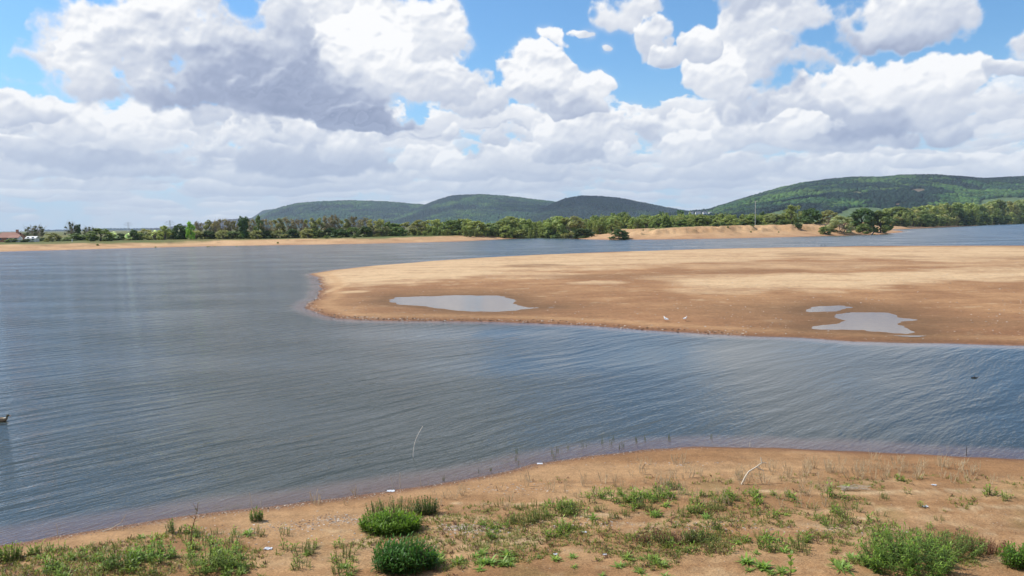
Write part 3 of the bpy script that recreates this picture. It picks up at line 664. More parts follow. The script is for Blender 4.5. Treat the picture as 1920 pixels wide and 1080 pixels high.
# ------------------------------------------------------------------ trees and scrub
def tubes(paths, rad0, rad1, sides=4):
    V_, F_ = [], []; base = 0
    for path, r0, r1 in zip(paths, rad0, rad1):
        n = len(path)
        for i, p in enumerate(path):
            d = (path[min(i + 1, n - 1)] - path[max(i - 1, 0)]); d = d / (np.linalg.norm(d) + 1e-9)
            u = np.cross(d, (0.31, 0.95, 0.1)); u /= np.linalg.norm(u) + 1e-9; w = np.cross(d, u); r = r0 + (r1 - r0) * i / (n - 1)
            for k in range(sides):
                a = 2 * math.pi * k / sides; V_.append(p + (u * math.cos(a) + w * math.sin(a)) * r)
        for i in range(n - 1):
            for k in range(sides):
                F_.append((base + i * sides + k, base + i * sides + (k + 1) % sides, base + (i + 1) * sides + (k + 1) % sides, base + (i + 1) * sides + k))
        base += n * sides
    return np.array(V_), np.array(F_)
def leaves(P_, N_, size, colr, rr, asp=0.75):
    """folded rhombic leaf sprays at P_, facing N_"""
    n = len(P_); N_ = N_ / (np.linalg.norm(N_, axis=1, keepdims=True) + 1e-9)
    t = rr.normal(size=(n, 3)); t -= (t * N_).sum(1, keepdims=True) * N_; t /= np.linalg.norm(t, axis=1, keepdims=True)
    b_ = np.cross(N_, t); s = (size * rr.uniform(0.6, 1.4, n))[:, None]
    V_ = np.stack([P_ - t * s, P_ + b_ * s * asp, P_ + t * s + N_ * s * 0.3, P_ - b_ * s * asp * rr.uniform(0.6, 1, (n, 1))], 1).reshape(-1, 3)
    F_ = (np.arange(n)[:, None] * 4 + np.arange(4)[None])
    return V_, F_, np.repeat(colr, 4, 0)
def make_tree(kind, seed):
    r = np.random.default_rng(seed); Hh, Wd = 10.0, 8.0
    K = dict(
        round=dict(n=1600, nl=28, sz=.30, c=[(.075, .105, .032), (.11, .14, .04)], z0=.02, shape='dome', lr=.20),
        dark=dict(n=1600, nl=28, sz=.30, c=[(.034, .055, .020), (.060, .090, .028)], z0=.02, shape='dome', lr=.21),
        willow=dict(n=1500, nl=30, sz=.26, c=[(.135, .155, .05), (.175, .195, .065)], z0=.06, shape='dome', lr=.17),
        pale=dict(n=1300, nl=24, sz=.26, c=[(.17, .18, .085), (.22, .23, .11)], z0=.05, shape='dome', lr=.18),
        olive=dict(n=1200, nl=24, sz=.26, c=[(.13, .125, .052), (.17, .17, .06)], z0=.06, shape='dome', lr=.18),
        brown=dict(n=900, nl=26, sz=.22, c=[(.135, .10, .062), (.12, .115, .055)], z0=.15, shape='fan', lr=.16),
        lime=dict(n=1500, nl=20, sz=.28, c=[(.14, .23, .03), (.20, .29, .045)], z0=.10, shape='dome', lr=.22),
        tall=dict(n=1600, nl=24, sz=.30, c=[(.030, .058, .022), (.06, .10, .03)], z0=.12, shape='column', lr=.22),
        blossom=dict(n=1300, nl=22, sz=.28, c=[(.62, .62, .52), (.30, .36, .18)], z0=.10, shape='dome', lr=.18),
        bare=dict(n=230, nl=14, sz=.34, c=[(.06, .075, .03), (.09, .09, .05)], z0=.35, shape='fan', lr=.10),
        spray=dict(n=1200, nl=34, sz=.24, c=[(.15, .175, .052), (.115, .14, .042)], z0=.03, shape='spray', lr=.13),
    )[kind]
    L = []
    nl = K['nl']
    for i in range(nl):
        t = (i + 0.5) / nl; a = r.uniform(0, 2 * math.pi)
        z = K['z0'] + (1 - K['z0']) * t
        if K['shape'] == 'dome': pr = math.sqrt(max(0, 1 - ((z - 0.38) / 0.62) ** 2)) * 0.40
        elif K['shape'] == 'column': pr = (0.24 + 0.08 * math.sin(z * 7 + seed)) * (1.15 - z * 0.55)
        elif K['shape'] == 'fan': pr = (0.15 + 0.38 * math.sin(min(z, .95) * math.pi * 0.95)) * 0.95
        else: pr = 0.40 * r.uniform(0.3, 1) * (1.15 - 0.5 * z)
        rr_ = pr * math.sqrt(r.uniform(0.3, 1.0))
        L.append((math.cos(a) * rr_ * Wd, math.sin(a) * rr_ * Wd, z * Hh * (1 - K['lr'] * 0.55), K['lr'] * r.uniform(.65, 1.25)))
    L = np.array(L); li = r.integers(0, nl, K['n'])
    d = r.normal(size=(K['n'], 3)); d[:, 2] = d[:, 2] * 0.85 + 0.15; d /= np.linalg.norm(d, axis=1, keepdims=True)
    rad = L[li, 3] * r.uniform(0.35, 1.12, K['n']) ** 0.6
    st = np.array([Wd * 0.62, Wd * 0.62, Hh * (0.62 if K['shape'] != 'spray' else 1.5)])
    P_ = L[li, :3] + d * rad[:, None] * st
    P_[:, 2] = np.abs(P_[:, 2]) + 0.05
    N_ = d + r.normal(size=d.shape) * 0.45
    c0, c1 = np.array(K['c'][0]), np.array(K['c'][1]); tm = np.clip(r.random(K['n']) * 0.6 + r.random(nl)[li] * 0.6 - 0.1, 0, 1)[:, None]
    cc = (c0 + (c1 - c0) * tm) * r.uniform(0.85, 1.15, (K['n'], 1))
    cc = cc * (2.5 if kind in ('olive', 'brown') else 2.2 if kind in ('willow', 'spray') else 2.0); V_, F_, cc = leaves(P_, N_, K['sz'] * 1.45, cc, r)
    crown = mesh_np('crown', V_, F_, M['leaf'], cc)
    # trunk with limbs
    paths, r0, r1 = [], [], []
    top = Hh * (0.55 if K['shape'] != 'fan' else 0.5)
    multi = kind in ('willow', 'olive', 'pale', 'spray')
    roots = 5 if multi else 1
    for q in range(roots):
        bx_, by_ = (r.uniform(-.6, .6), r.uniform(-.6, .6)) if multi else (0, 0)
        lean = (r.uniform(-1.6, 1.6), r.uniform(-1.6, 1.6)) if multi else (r.uniform(-.4, .4), r.uniform(-.4, .4))
        p = [np.array([bx_ + lean[0] * t_, by_ + lean[1] * t_, top * t_ - 0.3 * (t_ == 0)]) for t_ in (0, .35, .7, 1)]
        paths.append(p); r0.append(.12 if multi else .24); r1.append(.05 if multi else .12)
    nlimb = {'brown': 70, 'bare': 120, 'olive': 26}.get(kind, 12)
    tips = L[:, :3][np.argsort(-L[:, 2])]
    for q in range(nlimb):
        pr_ = paths[q % roots]; t_ = r.uniform(.35, 1); s_ = pr_[0] + (pr_[-1] - pr_[0]) * t_
        e_ = tips[q % len(tips)] + r.normal(size=3) * (0.9 if nlimb > 20 else 0.3)
        if kind in ('brown', 'bare'): e_ = e_ + (0, 0, r.uniform(-.2, 1.1))
        e_[2] = min(e_[2], Hh * 1.02)
        md = (s_ + e_) / 2 + (0, 0, -0.35) + r.normal(size=3) * 0.15
        paths.append([s_, md, e_]); r0.append(.075 if nlimb < 30 else .05); r1.append(.02)
        if kind in ('bare', 'brown'):
            for _ in range(2):
                e2 = e_ + r.normal(size=3) * 0.7 + (0, 0, .3); paths.append([md * .4 + e_ * .6, e2]); r0.append(.03); r1.append(.015)
    Vt, Ft = tubes(paths, r0, r1, 4)
    trunk = mesh_np('trunk', Vt, Ft, M['twig'] if kind in ('brown', 'bare', 'olive') else M['bark'], None, True)
    return crown, trunk
M['twig'] = simple_mat('twigs', (0.30, 0.25, 0.19), 0.9, 0.25, 3.0)
TM = {}
for kind, nv in (('round', 3), ('dark', 2), ('willow', 3), ('pale', 1), ('olive', 2), ('brown', 3), ('lime', 1), ('tall', 2), ('blossom', 1), ('bare', 2), ('spray', 4)):
    TM[kind] = [make_tree(kind, 100 + 7 * i + sum(map(ord, kind))) for i in range(nv)]
PROTO = {}
def tree(kind, px, top, wpx, Y, label, group=None, var=None, name='tree', cat='tree', sink=0.1, minh=1.0):
    """stands on the ground at depth Y under photo column px, as tall as the photo shows"""
    a = ray(px, top); X = a.x / a.y * Y; zt = CAMZ + a.z / a.y * Y
    zg = H1(X, Y); h = max(zt - zg, minh); w = wpx / FPX * Y * 1.3
    v_ = (var if var is not None else random.randrange(99)) % len(TM[kind])
    key = (kind, v_)
    if key not in PROTO:
        e_ = empty(name, (0, 0, 0)); obj('crown', TM[kind][v_][0], e_); obj('trunk', TM[kind][v_][1], e_); PROTO[key] = e_; o = e_
    else: o = copy_tree(PROTO[key])
    o.name = name
    o.location = (X, Y, zg - sink); o.rotation_euler = (0, 0, random.uniform(0, 6.28)); o.scale = (w / 8.0, w / 8.0, h / 10.0)
    o['label'] = label; o['category'] = cat
    for k_ in ('group',):
        if k_ in o: del o[k_]
    if group: o['group'] = group
    return o
bpy.context.view_layer.update()
G1 = 'trees along the left far shore'
for (k_, px, tp_, w_, Y, lb, g_) in (
 ('brown', 3, 437, 22, 375, 'grey-brown tree at the left edge beside the red-roofed house', None),
 ('dark', 44, 437, 26, 400, 'dark green tree just right of the red-roofed house', None),
 ('bare', 66, 423, 30, 380, 'leafless tree full of mistletoe balls right of the red-roofed house', None),
 ('olive', 96, 436, 30, 350, 'rounded olive-green willow bush standing at the left beach edge', None),
 ('bare', 131, 416, 20, 400, 'tall bare tree left of the ivy-covered tree', None),
 ('tall', 147, 420, 13, 404, 'ivy-covered tree beside the tall bare tree', None),
 ('bare', 166, 425, 20, 410, 'lower bare tree between the ivy-covered tree and the big round green tree', None),
 ('round', 142, 437, 40, 380, 'green bush under the tall bare tree', None),
 ('round', 187, 427, 42, 345, 'big round green tree standing alone at the beach edge', None),
 ('blossom', 211, 434, 18, 375, 'white blossoming hawthorn right beside the big round green tree', None),
 ('dark', 226, 437, 16, 380, 'small dark bush between two white hawthorns', None),
 ('blossom', 240, 437, 11, 378, 'small white hawthorn left of the dark round bush', None),
 ('dark', 250, 430, 16, 370, 'dark round bush right of the small white hawthorn', None),
 ('olive', 272, 428, 30, 420, 'olive-brown tree behind the hedge left of the yellow-green tree', None),
 ('blossom', 291, 431, 14, 372, 'white hawthorn left of the yellow-green tree', None),
 ('willow', 308, 422, 24, 365, 'yellow-green round tree under the pylon', None),
 ('dark', 336, 420, 26, 372, 'dark round tree left of the bright lime tree', None),
 ('lime', 357, 414, 17, 358, 'bright lime-green tree standing out of the left shore row', None),
 ('tall', 455, 405, 24, 362, 'tall dark ivy-clad tree at the left end of the middle hills', None),
 ('round', 484, 402, 18, 372, 'tall olive-green tree right of the tall ivy-clad tree', None),
 ('olive', 762, 415, 34, 410, 'olive bush in the gap between the left row and the middle scrub', None),
 ('round', 22, 447, 22, 341, 'small green bush before the red-roofed house', None),
 ('dark', 50, 448, 20, 341, 'small dark bush before the pale shed', None),
 ('round', 738, 418, 34, 400, 'green bush at the right end of the left shore row', None),
): tree(k_, px, tp_, w_, Y, lb, g_)
for px, tp_, w_, k_ in ((374, 414, 22, 'brown'), (390, 411, 24, 'olive'), (404, 413, 20, 'brown'), (416, 409, 26, 'brown'), (432, 412, 22, 'brown'), (443, 413, 18, 'olive'), (470, 409, 22, 'brown'), (500, 409, 28, 'brown'), (520, 408, 26, 'olive'), (540, 406, 26, 'brown'), (562, 410, 24, 'brown'), (580, 407, 26, 'olive'), (598, 407, 24, 'olive'), (615, 404, 24, 'brown'), (626, 401, 22, 'brown'), (645, 409, 24, 'olive'), (664, 404, 28, 'brown'), (682, 407, 24, 'brown'), (698, 410, 22, 'olive'), (714, 410, 26, 'olive'), (726, 415, 20, 'round'), (320, 430, 20, 'round'), (262, 436, 18, 'round')):
    tree(k_, px, tp_, w_, random.uniform(372, 400), 'half-bare %s tree in the leafing row on the left shore' % ('grey-brown' if k_ == 'brown' else 'olive-green' if k_ == 'olive' else 'dark green'), 'half-bare trees in the left shore row' if k_ != 'round' else 'low green trees in the left shore row')
for i in range(34):
    px = 20 + i * 22 + random.uniform(-6, 6)
    tree(random.choice(['dark', 'round', 'olive']), px, (446 if px < 250 else 436) - 0.024 * (px - 250) * (px > 250) + random.uniform(-2, 2), random.uniform(24, 34), random.uniform(366, 382), 'low green hedge bush along the foot of the left tree row', 'hedge bushes under the left tree row', name='hedge_bush', cat='bush')
# scrub in the middle: large willows, then the long mass of saplings
GS = 'large willow bushes on the low middle shore'
for px, tp_, w_, Y, k_ in ((790, 411, 44, 400, 'olive'), (815, 410, 40, 404, 'willow'), (845, 412, 44, 395, 'round'), (868, 409, 46, 400, 'willow'), (892, 413, 44, 396, 'willow'), (915, 419, 36, 405, 'round'), (942, 408, 40, 410, 'willow'), (958, 404, 38, 412, 'willow'), (980, 408, 40, 415, 'willow'), (1045, 403, 50, 400, 'willow'), (1070, 404, 50, 395, 'olive'), (1165, 397, 30, 520, 'round'), (1150, 399, 24, 530, 'round')):
    tree(k_, px, tp_, w_, Y, 'large %s willow bush rising from the scrub on the low middle shore' % {'olive': 'olive', 'willow': 'light green', 'round': 'mid-green'}[k_], GS, name='willow_bush', cat='bush')
tree('dark', 1160, 429, 33, 336, 'lone dark green bush standing at the water edge of the sandy promontory', name='willow_bush', cat='bush')
tree('dark', 1092, 428, 40, 376, 'dark bush at the left tip of the promontory beach', name='willow_bush', cat='bush')
n = 0
def top_at(px):
    return float(np.interp(px, [760, 800, 900, 930, 1000, 1060, 1100, 1200, 1300, 1340, 1400, 1460, 1500], [424, 416, 418, 414, 409, 405, 404, 403, 401, 403, 401, 399, 396]))
while n < 285:
    px = random.uniform(770, 1490); 
    if px < 1075: Y = random.uniform(398, 470)
    else: Y = random.uniform(392, 500)
    if px < 930 and random.random() < .5: continue
    front = (Y - 390) / 110.0
    tp_ = top_at(px) + (1 - front) * (14 if px > 1100 else 20) * random.uniform(0.3, 1.2) + random.uniform(-3, 3)
    k_ = random.choices(['spray', 'willow', 'round'], [5, 3, 1])[0]
    tree(k_, px, tp_, random.uniform(16, 30), Y, 'light green willow sapling in the long scrub belt behind the promontory', 'willow saplings in the scrub belt', name='willow_sapling', cat='sapling', minh=2.0)
    n += 1
for i in range(30):   # waterline willows left of the promontory
    px = 785 + i * 9.6 + random.uniform(-4, 4)
    if 842 < px < 852 or 872 < px < 882: continue
    dY = 382 if px < 900 else 400
    tree('spray', px, random.uniform(424, 434) - 0.02 * (px - 800), random.uniform(10, 20), dY + random.uniform(-4, 8), 'low green willow shoot at the waterline left of the promontory', 'willow shoots along the middle waterline', name='willow_shoot', cat='shoot', minh=1.6)
for px, tp_, w_, Y, k_, lb in (
 (1343, 419, 13, 360, 'dark', 'small dark bush on the promontory scarp, left one of the close pair'),
 (1355, 416, 11, 364, 'dark', 'small dark bush on the promontory scarp, right one of the close pair'),
 (1391, 415, 13, 366, 'dark', 'small dark bush on the scarp left of the utility pole'),
 (1410, 422, 9, 362, 'round', 'tiny bush on the scarp just below the utility pole'),
 (1487, 383, 36, 420, 'willow', 'tall bright green willow above the promontory, left of the dark bushes'),
 (1452, 399, 34, 400, 'pale', 'pale brownish-green bush right of the utility pole'),
 (1520, 391, 36, 388, 'dark', 'dark green bush between the tall bright willow and the pale front bush'),
 (1551, 393, 40, 392, 'olive', 'olive-green bush behind the pale front bush'),
 (1578, 403, 46, 368, 'pale', 'pale sage-coloured bush at the front of the promontory end'),
 (1546, 424, 20, 362, 'round', 'low green bush left of the pale sage-coloured bush'),
 (1617, 390, 46, 400, 'dark', 'large dark green bush right of the pale sage-coloured bush'),
 (1652, 394, 40, 398, 'round', 'rounded mid-green bush at the right end of the promontory'),
 (1620, 418, 24, 372, 'round', 'low green bush under the large dark green one at the promontory end'),
 (1495, 417, 16, 372, 'dark', 'small dark bush on the scarp below the tall bright willow'),
 (1430, 396, 14, 640, 'dark', 'dark distant tree seen right of the utility pole'),
 (1240, 396, 14, 900, 'tall', 'dark pointed tree far behind the scrub left of the white houses'),
 (1275, 393, 16, 950, 'tall', 'dark pine far behind the scrub beside the white houses'),
): tree(k_, px, tp_, w_, Y, lb, name='bush' if w_ < 50 and Y < 430 else 'tree', cat='bush' if Y < 430 else 'tree', minh=1.2)
# far right shore
def shoreY(px, off):
    return float(np.interp(px, [1690, 1740, 1800, 1860, 1920, 2050], [590, 640, 720, 830, 930, 1200])) + off
for i, (px, tp_, w_) in enumerate(((1672, 388, 34), (1690, 387, 36), (1708, 389, 34), (1724, 386, 34), (1741, 383, 34), (1756, 386, 30), (1770, 380, 34), (1787, 382, 30), (1800, 378, 34), (1818, 379, 34), (1833, 384, 28), (1846, 381, 28), (1860, 376, 30), (1873, 374, 30), (1890, 376, 30), (1905, 374, 30), (1922, 372, 32), (1945, 372, 34))):
    tree(['willow', 'olive', 'round'][i * 2 % 3 if i % 4 else 0], px, tp_, w_ + 6, shoreY(px, 30), 'tall bushy %s tree in the belt along the far right shore' % (['light green', 'olive', 'mid-green'][i * 2 % 3 if i % 4 else 0]), 'tall trees along the far right shore')
for i in range(34):
    px = 1665 + i * 8.2 + random.uniform(-3, 3)
    tree(random.choice(['round', 'willow', 'dark', 'olive']), px, random.uniform(396, 408) - 0.02 * (px - 1700), random.uniform(16, 26), shoreY(px, 8), 'low willow bush hanging over the water on the far right shore', 'low bushes at the far right waterline', name='willow_bush', cat='bush')
# shrubs and tufts on the beaches
for px, Y, s_ in ((181, 305, 3.4), (290, 303, 2), (389, 305, 4), (402, 306, 3), (442, 305, 4), (480, 306, 3), (487, 300, 5), (520, 325, 3), (590, 346, 6), (612, 344, 8), (636, 346, 6), (664, 345, 6), (1206, 356, 2), (1230, 356, 3), (1262, 357, 2), (1300, 350, 2), (1365, 356, 3), (1408, 352, 3), (1460, 356, 2), (1640, 360, 3)):
    a = ray(px, 430); X = a.x / a.y * Y; zg = H1(X, Y); hh_ = s_ * 0.10
    o = copy_tree(PROTO[('spray', random.randrange(2))] if ('spray', 0) in PROTO and ('spray', 1) in PROTO else PROTO[('round', 0)])
    o.name = 'beach_shrub'; o.location = (X, Y, zg - 0.05); o.scale = (s_ / FPX * Y * 2.4 / 8, s_ / FPX * Y * 2.4 / 8, (0.4 + hh_) / 10); o['label'] = 'small dark tuft growing on the bare far beach'; o['category'] = 'shrub'; o['group'] = 'tufts on the far beach'

# ------------------------------------------------------------------ built things far away
M['render'] = simple_mat('white_render', (0.78, 0.77, 0.74), 0.8, 0.06, 1.0)
M['brick'] = simple_mat('brick_wall', (0.42, 0.20, 0.13), 0.9, 0.25, 2.0)
M['tile'] = simple_mat('clay_tiles', (0.36, 0.19, 0.14), 0.85, 0.25, 2.0)
M['slate'] = simple_mat('slate', (0.16, 0.16, 0.18), 0.7, 0.2, 2.0)
M['glass'] = simple_mat('window_glass', (0.04, 0.05, 0.06), 0.15, 0.1, 1.0, 0.6)
M['steel'] = simple_mat('galvanised_steel', (0.32, 0.34, 0.36), 0.5, 0.15, 2.0, 0.5, 0.5)
M['pole'] = simple_mat('weathered_pole', (0.55, 0.52, 0.47), 0.8, 0.15, 2.0)
M['dark'] = simple_mat('dark_wet_wood', (0.05, 0.04, 0.035), 0.6, 0.3, 6.0)
def box(x0, x1, y0, y1, z0, z1):
    v_ = np.array([(x, y, z) for z in (z0, z1) for y in (y0, y1) for x in (x0, x1)], float)
    return v_, np.array([(0, 2, 3, 1), (4, 5, 7, 6), (0, 1, 5, 4), (2, 6, 7, 3), (0, 4, 6, 2), (1, 3, 7, 5)])
def join(parts):
    V_, F_, b0 = [], [], 0
    for v_, f_ in parts: V_.append(v_); F_.append(f_ + b0); b0 += len(v_)
    return np.concatenate(V_), F_ if len({f.shape[1] for f in F_}) > 1 else np.concatenate(F_)
def house(px, Y, w, d, h, roofh, wall, roof, label, rz=0.0, zoff=0.0, z=None, name='house', chim=True, hip=0.0):
    a = ray(px, 430); X = a.x / a.y * Y; zg = H1(X, Y) if z is None else z
    e_ = empty(name, (X, Y, zg + zoff), rz); tag(e_, label, 'house')
    v_, f_ = box(-w / 2, w / 2, -d / 2, d / 2, -1.5, h); g = np.array([(-w / 2, 0, h + roofh), (w / 2, 0, h + roofh)])
    obj('wall', mesh_np('wall', np.concatenate([v_, g]), [f_, np.array([(4, 8, 6), (5, 7, 9)])], wall), e_)
    o_ = .35; i_ = hip * w / 2
    rv = np.array([(-w / 2 - o_, -d / 2 - o_, h - .12), (w / 2 + o_, -d / 2 - o_, h - .12), (w / 2 + o_ - i_, 0, h + roofh + .12), (-w / 2 - o_ + i_, 0, h + roofh + .12), (-w / 2 - o_, d / 2 + o_, h - .12), (w / 2 + o_, d / 2 + o_, h - .12)])
    rv = np.concatenate([rv, rv + (0, 0, .18)])
    rf = obj('roof', mesh_np('roof', rv, [np.array([(0, 1, 2, 3), (3, 2, 5, 4), (6, 9, 8, 7), (9, 10, 11, 8), (0, 6, 7, 1), (4, 5, 11, 10)]), np.array([(0, 3, 9), (0, 9, 6), (3, 4, 10), (3, 10, 9), (1, 7, 8), (1, 8, 2), (2, 8, 11), (2, 11, 5)])], roof), e_)
    if chim: obj('chimney', mesh_np('chimney', *join([box(w * .25, w * .25 + .9, -.35, .35, h + roofh - .8, h + roofh + 1.3), box(w * .25 - .08, w * .25 + .98, -.43, .43, h + roofh + 1.3, h + roofh + 1.45)]), M['brick']), rf)
    nw = max(2, int(w / 2.8))
    for fl in range(max(1, int(h / 2.6))):
        for i in range(nw):
            x = -w / 2 + w * (i + .5) / nw; z_ = 0.9 + fl * 2.6
            wd = obj('window', mesh_np('window', *box(x - .55, x + .55, -d / 2 - .04, -d / 2 + .02, z_, z_ + 1.25), M['render']), e_)
            obj('pane', mesh_np('pane', *join([box(x - .48, x - .03, -d / 2 - .07, -d / 2 - .045, z_ + .07, z_ + 1.18), box(x + .03, x + .48, -d / 2 - .07, -d / 2 - .045, z_ + .07, z_ + 1.18)]), M['glass']), wd)
    return e_
house(20, 354, 9, 6.5, 1.9, 2.1, M['brick'], M['tile'], 'low brick house with a red-brown tiled roof at the left edge', 0.15, hip=0.25)
house(28, 346, 4, 4, 1.9, .9, M['render'], M['tile'], 'small cream outbuilding right of the red-roofed house', 0.1, chim=False)
gh = house(60, 349, 4.2, 3, 1.5, .7, M['render'], M['render'], 'low pale shed under the mistletoe tree', 0.0, chim=False, name='shed'); gh['category'] = 'shed'
p_ = at_depth(1310, 400.5, 2200)
for i, (dx_, w_, h_, r_) in enumerate(((-20, 15, 5.5, 3.5), (-2, 17, 6, 4), (16, 14, 5.5, 3.2), (30, 10, 4.5, 3))):
    px_ = 1310 + dx_ * 0.72
    house(px_, 2150 + 12 * (i % 2), w_ * 0.8, 9, h_ * 0.62, r_ * 0.7, M['render'], M['slate'], ('leftmost small white house of the far row beside the dark pines', 'widest white house in the far row beside the dark pines', 'white house right of the widest one in the far row', 'rightmost small white house of the far row')[i], 0.1 * (i - 1), z=p_[2] - 1.5, chim=False)
def pylon(px, top, Y, label):
    X, _, zt = at_depth(px, top, Y); zg = H1(X, Y); h = zt - zg
    e_ = empty('pylon', (X, Y, zg), 0.5); tag(e_, label, 'pylon')
    def s(t): return 3.2 * (1 - t) ** 1.3 + 0.45
    P0 = []
    for cx_, cy_ in ((-1, -1), (1, -1), (1, 1), (-1, 1)):
        P0.append([np.array([cx_ * s(t), cy_ * s(t), h * t]) for t in np.linspace(0, 1, 8)])
    paths = list(P0)
    for k in range(7):
        for q in range(4):
            paths.append([P0[q][k], P0[(q + 1) % 4][k + 1]]); paths.append([P0[(q + 1) % 4][k], P0[q][k + 1]])
    v_, f_ = tubes(paths, [.12] * len(paths), [.1] * len(paths), 4); obj('lattice_mast', mesh_np('lattice_mast', v_, f_, M['steel']), e_)
    for zt_, wd in ((.62, 7.5), (.76, 9.5), (.9, 6)):
        ps = [[np.array([-wd, 0, h * zt_]), np.array([wd, 0, h * zt_])], [np.array([-wd, 0, h * zt_]), np.array([0, 0, h * zt_ + 2])], [np.array([wd, 0, h * zt_]), np.array([0, 0, h * zt_ + 2])]]
        for sx in (-1, 1): ps.append([np.array([sx * wd * .95, 0, h * zt_]), np.array([sx * wd * .95, 0, h * zt_ - 2])])
        v_, f_ = tubes(ps, [.12] * 5, [.1] * 5, 4); obj('cross_arm', mesh_np('cross_arm', v_, f_, M['steel']), e_)
pylon(318, 413, 1500, 'steel lattice pylon above the yellow-green round tree'); pylon(240, 416, 1900, 'faint farther pylon above the small white hawthorn'); pylon(559, 406, 1300, 'slim lattice pylon poking out of the brown trees before the hills')
X, _, zt = at_depth(1416.5, 377, 385); zg = H1(X, 385); hp = zt - zg
e_ = empty('utility_pole', (X, 385, zg)); tag(e_, 'tall pale utility pole with a short crossarm above the promontory', 'pole')
v_, f_ = tubes([[np.array([0, 0, -1.0]), np.array([0, 0, hp])]], [.17], [.12], 8); obj('shaft', mesh_np('shaft', v_, f_, M['pole'], None, True), e_)
obj('crossarm', mesh_np('crossarm', *box(-.75, .75, -.24, -.13, hp - .32, hp - .16), M['pole']), e_)
for sx in (-.65, 0, .65):
    v_, f_ = tubes([[np.array([sx, -.18, hp - .16]), np.array([sx, -.18, hp + .1])]], [.05], [.07], 6); obj('insulator', mesh_np('insulator', v_, f_, M['render']), e_)
X, _, zt = at_depth(135, 448, 330); zg = H1(X, 330)
v_, f_ = tubes([[np.array([0, 0, -.5]), np.array([0, 0, zt - zg]), np.array([0, 0, zt - zg + .12])]], [.16], [.10], 8)
tag(obj('post', mesh_np('post', v_, f_, M['render'], None, True), loc=(X, 330, zg)), 'white post standing before the hedge under the tall bare tree', 'post')
# dark leaning stump at the end of the promontory
bx_, by_ = on_plane(1637, 440.5)
v_, f_ = tubes([[np.array([-.5, 0, -.4]), np.array([-.35, 0, .5]), np.array([.05, 0, 1.0]), np.array([.3, 0, 1.9])], [np.array([-.1, 0, .8]), np.array([.45, .1, 1.05]), np.array([.5, .1, 1.5])], [np.array([-.4, 0, .2]), np.array([-1.1, .1, .15])]], [.42, .2, .2], [.14, .1, .08], 7)
tag(obj('tree_stump', mesh_np('tree_stump', v_, f_, M['dark'], None, True), loc=(bx_, by_, 0)), 'dark broken stump sticking up at the right end of the promontory beach', 'stump')

# ------------------------------------------------------------------ near bank: weeds, clumps, stalks, stones
def blades(B_, D_, Ln, Wd, droop, colr, tipc=None):
    """lance leaves: base B_, direction D_ (unit), length, width, droop; five vertices each"""
    n = len(B_); up = np.array([0, 0, 1.0])
    S_ = np.cross(D_, up); S_ /= np.linalg.norm(S_, axis=1, keepdims=True) + 1e-9
    Ln = Ln[:, None]; Wd = Wd[:, None]; dr = droop[:, None]
    mid = B_ + D_ * Ln * 0.5 + up * Ln * 0.02; tip = B_ + D_ * Ln - up * Ln * dr
    mid = mid - up * Ln * dr * 0.2
    V_ = np.stack([B_ - S_ * Wd * .2, B_ + S_ * Wd * .2, mid - S_ * Wd * .5, mid + S_ * Wd * .5, tip], 1).reshape(-1, 3)
    k = np.arange(n)[:, None] * 5
    F_ = np.concatenate([k + np.array([[0, 1, 3]]), k + np.array([[0, 3, 2]]), k + np.array([[2, 3, 4]])])
    cc = np.repeat(colr, 5, 0)
    if tipc is not None: cc = cc.reshape(n, 5, 3); cc[:, 4] = tipc; cc = cc.reshape(-1, 3)
    return V_, F_, cc
def stems_plant(r, nst, h, spread, lv, ll, lw, c0, c1, el=(10, 55), lean=0.25, stemc=None, droop=(0.1, 0.35), top_light=1.3, foot=None, hv=0.65):
    Bs, Ds, Ls, Ws, Dr, Cs = [], [], [], [], [], []; paths = []
    for i in range(nst):
        a = r.uniform(0, 6.283); q = math.sqrt(r.random())
        bx_, by_ = math.cos(a) * q * spread, math.sin(a) * q * spread
        if foot: bx_, by_ = math.cos(a) * q * foot[0], math.sin(a) * q * foot[1]
        hh_ = h * r.uniform(hv, 1.1) * (1 - 0.45 * q * q)
        ln = np.array([math.cos(a) * lean * q, math.sin(a) * lean * q, 1.0]) + r.normal(size=3) * (.10, .10, 0)
        top = np.array([bx_, by_, 0]) + ln * hh_
        bs = np.array([bx_, by_, -0.02]); paths.append([bs, (bs + top) / 2, top])
        for k in range(lv):
            t = (0.15 + 0.85 * (k + r.random()) / lv); p = bs + (top - bs) * t
            aa = k * 2.4 + a + r.uniform(-.4, .4); e = math.radians(r.uniform(*el) + 25 * (t > .85))
            Bs.append(p); Ds.append((math.cos(aa) * math.cos(e), math.sin(aa) * math.cos(e), math.sin(e)))
            Ls.append(ll * r.uniform(.6, 1.2) * (1.1 - .4 * t)); Ws.append(lw * r.uniform(.7, 1.2)); Dr.append(r.uniform(*droop))
            m_ = r.random(); c_ = [c0[j] + (c1[j] - c0[j]) * (m_ * .6 + t * .4) for j in range(3)]
            Cs.append([x * (1 + (top_light - 1) * (t > .8)) for x in c_])
    Cs = np.array(Cs)
    V_, F_, cc = blades(np.array(Bs), np.array(Ds), np.array(Ls), np.array(Ws), np.array(Dr), Cs, None)
    if True:
        for q_ in range(nst): paths.append([np.array([0, 0, -.05]), paths[q_][0] + (0, 0, .01)])
    Vt, Ft = tubes(paths, [.006] * len(paths), [.003] * len(paths), 3)
    return (V_, F_, cc), (Vt, Ft)
M['stem'] = simple_mat('green_stem', (0.11, 0.13, 0.04), 0.7, 0.2, 20.0)
M['redstem'] = simple_mat('reddish_stem', (0.20, 0.09, 0.05), 0.7, 0.2, 20.0)
GR0, GR1 = (.055, .115, .018), (.13, .22, .035)
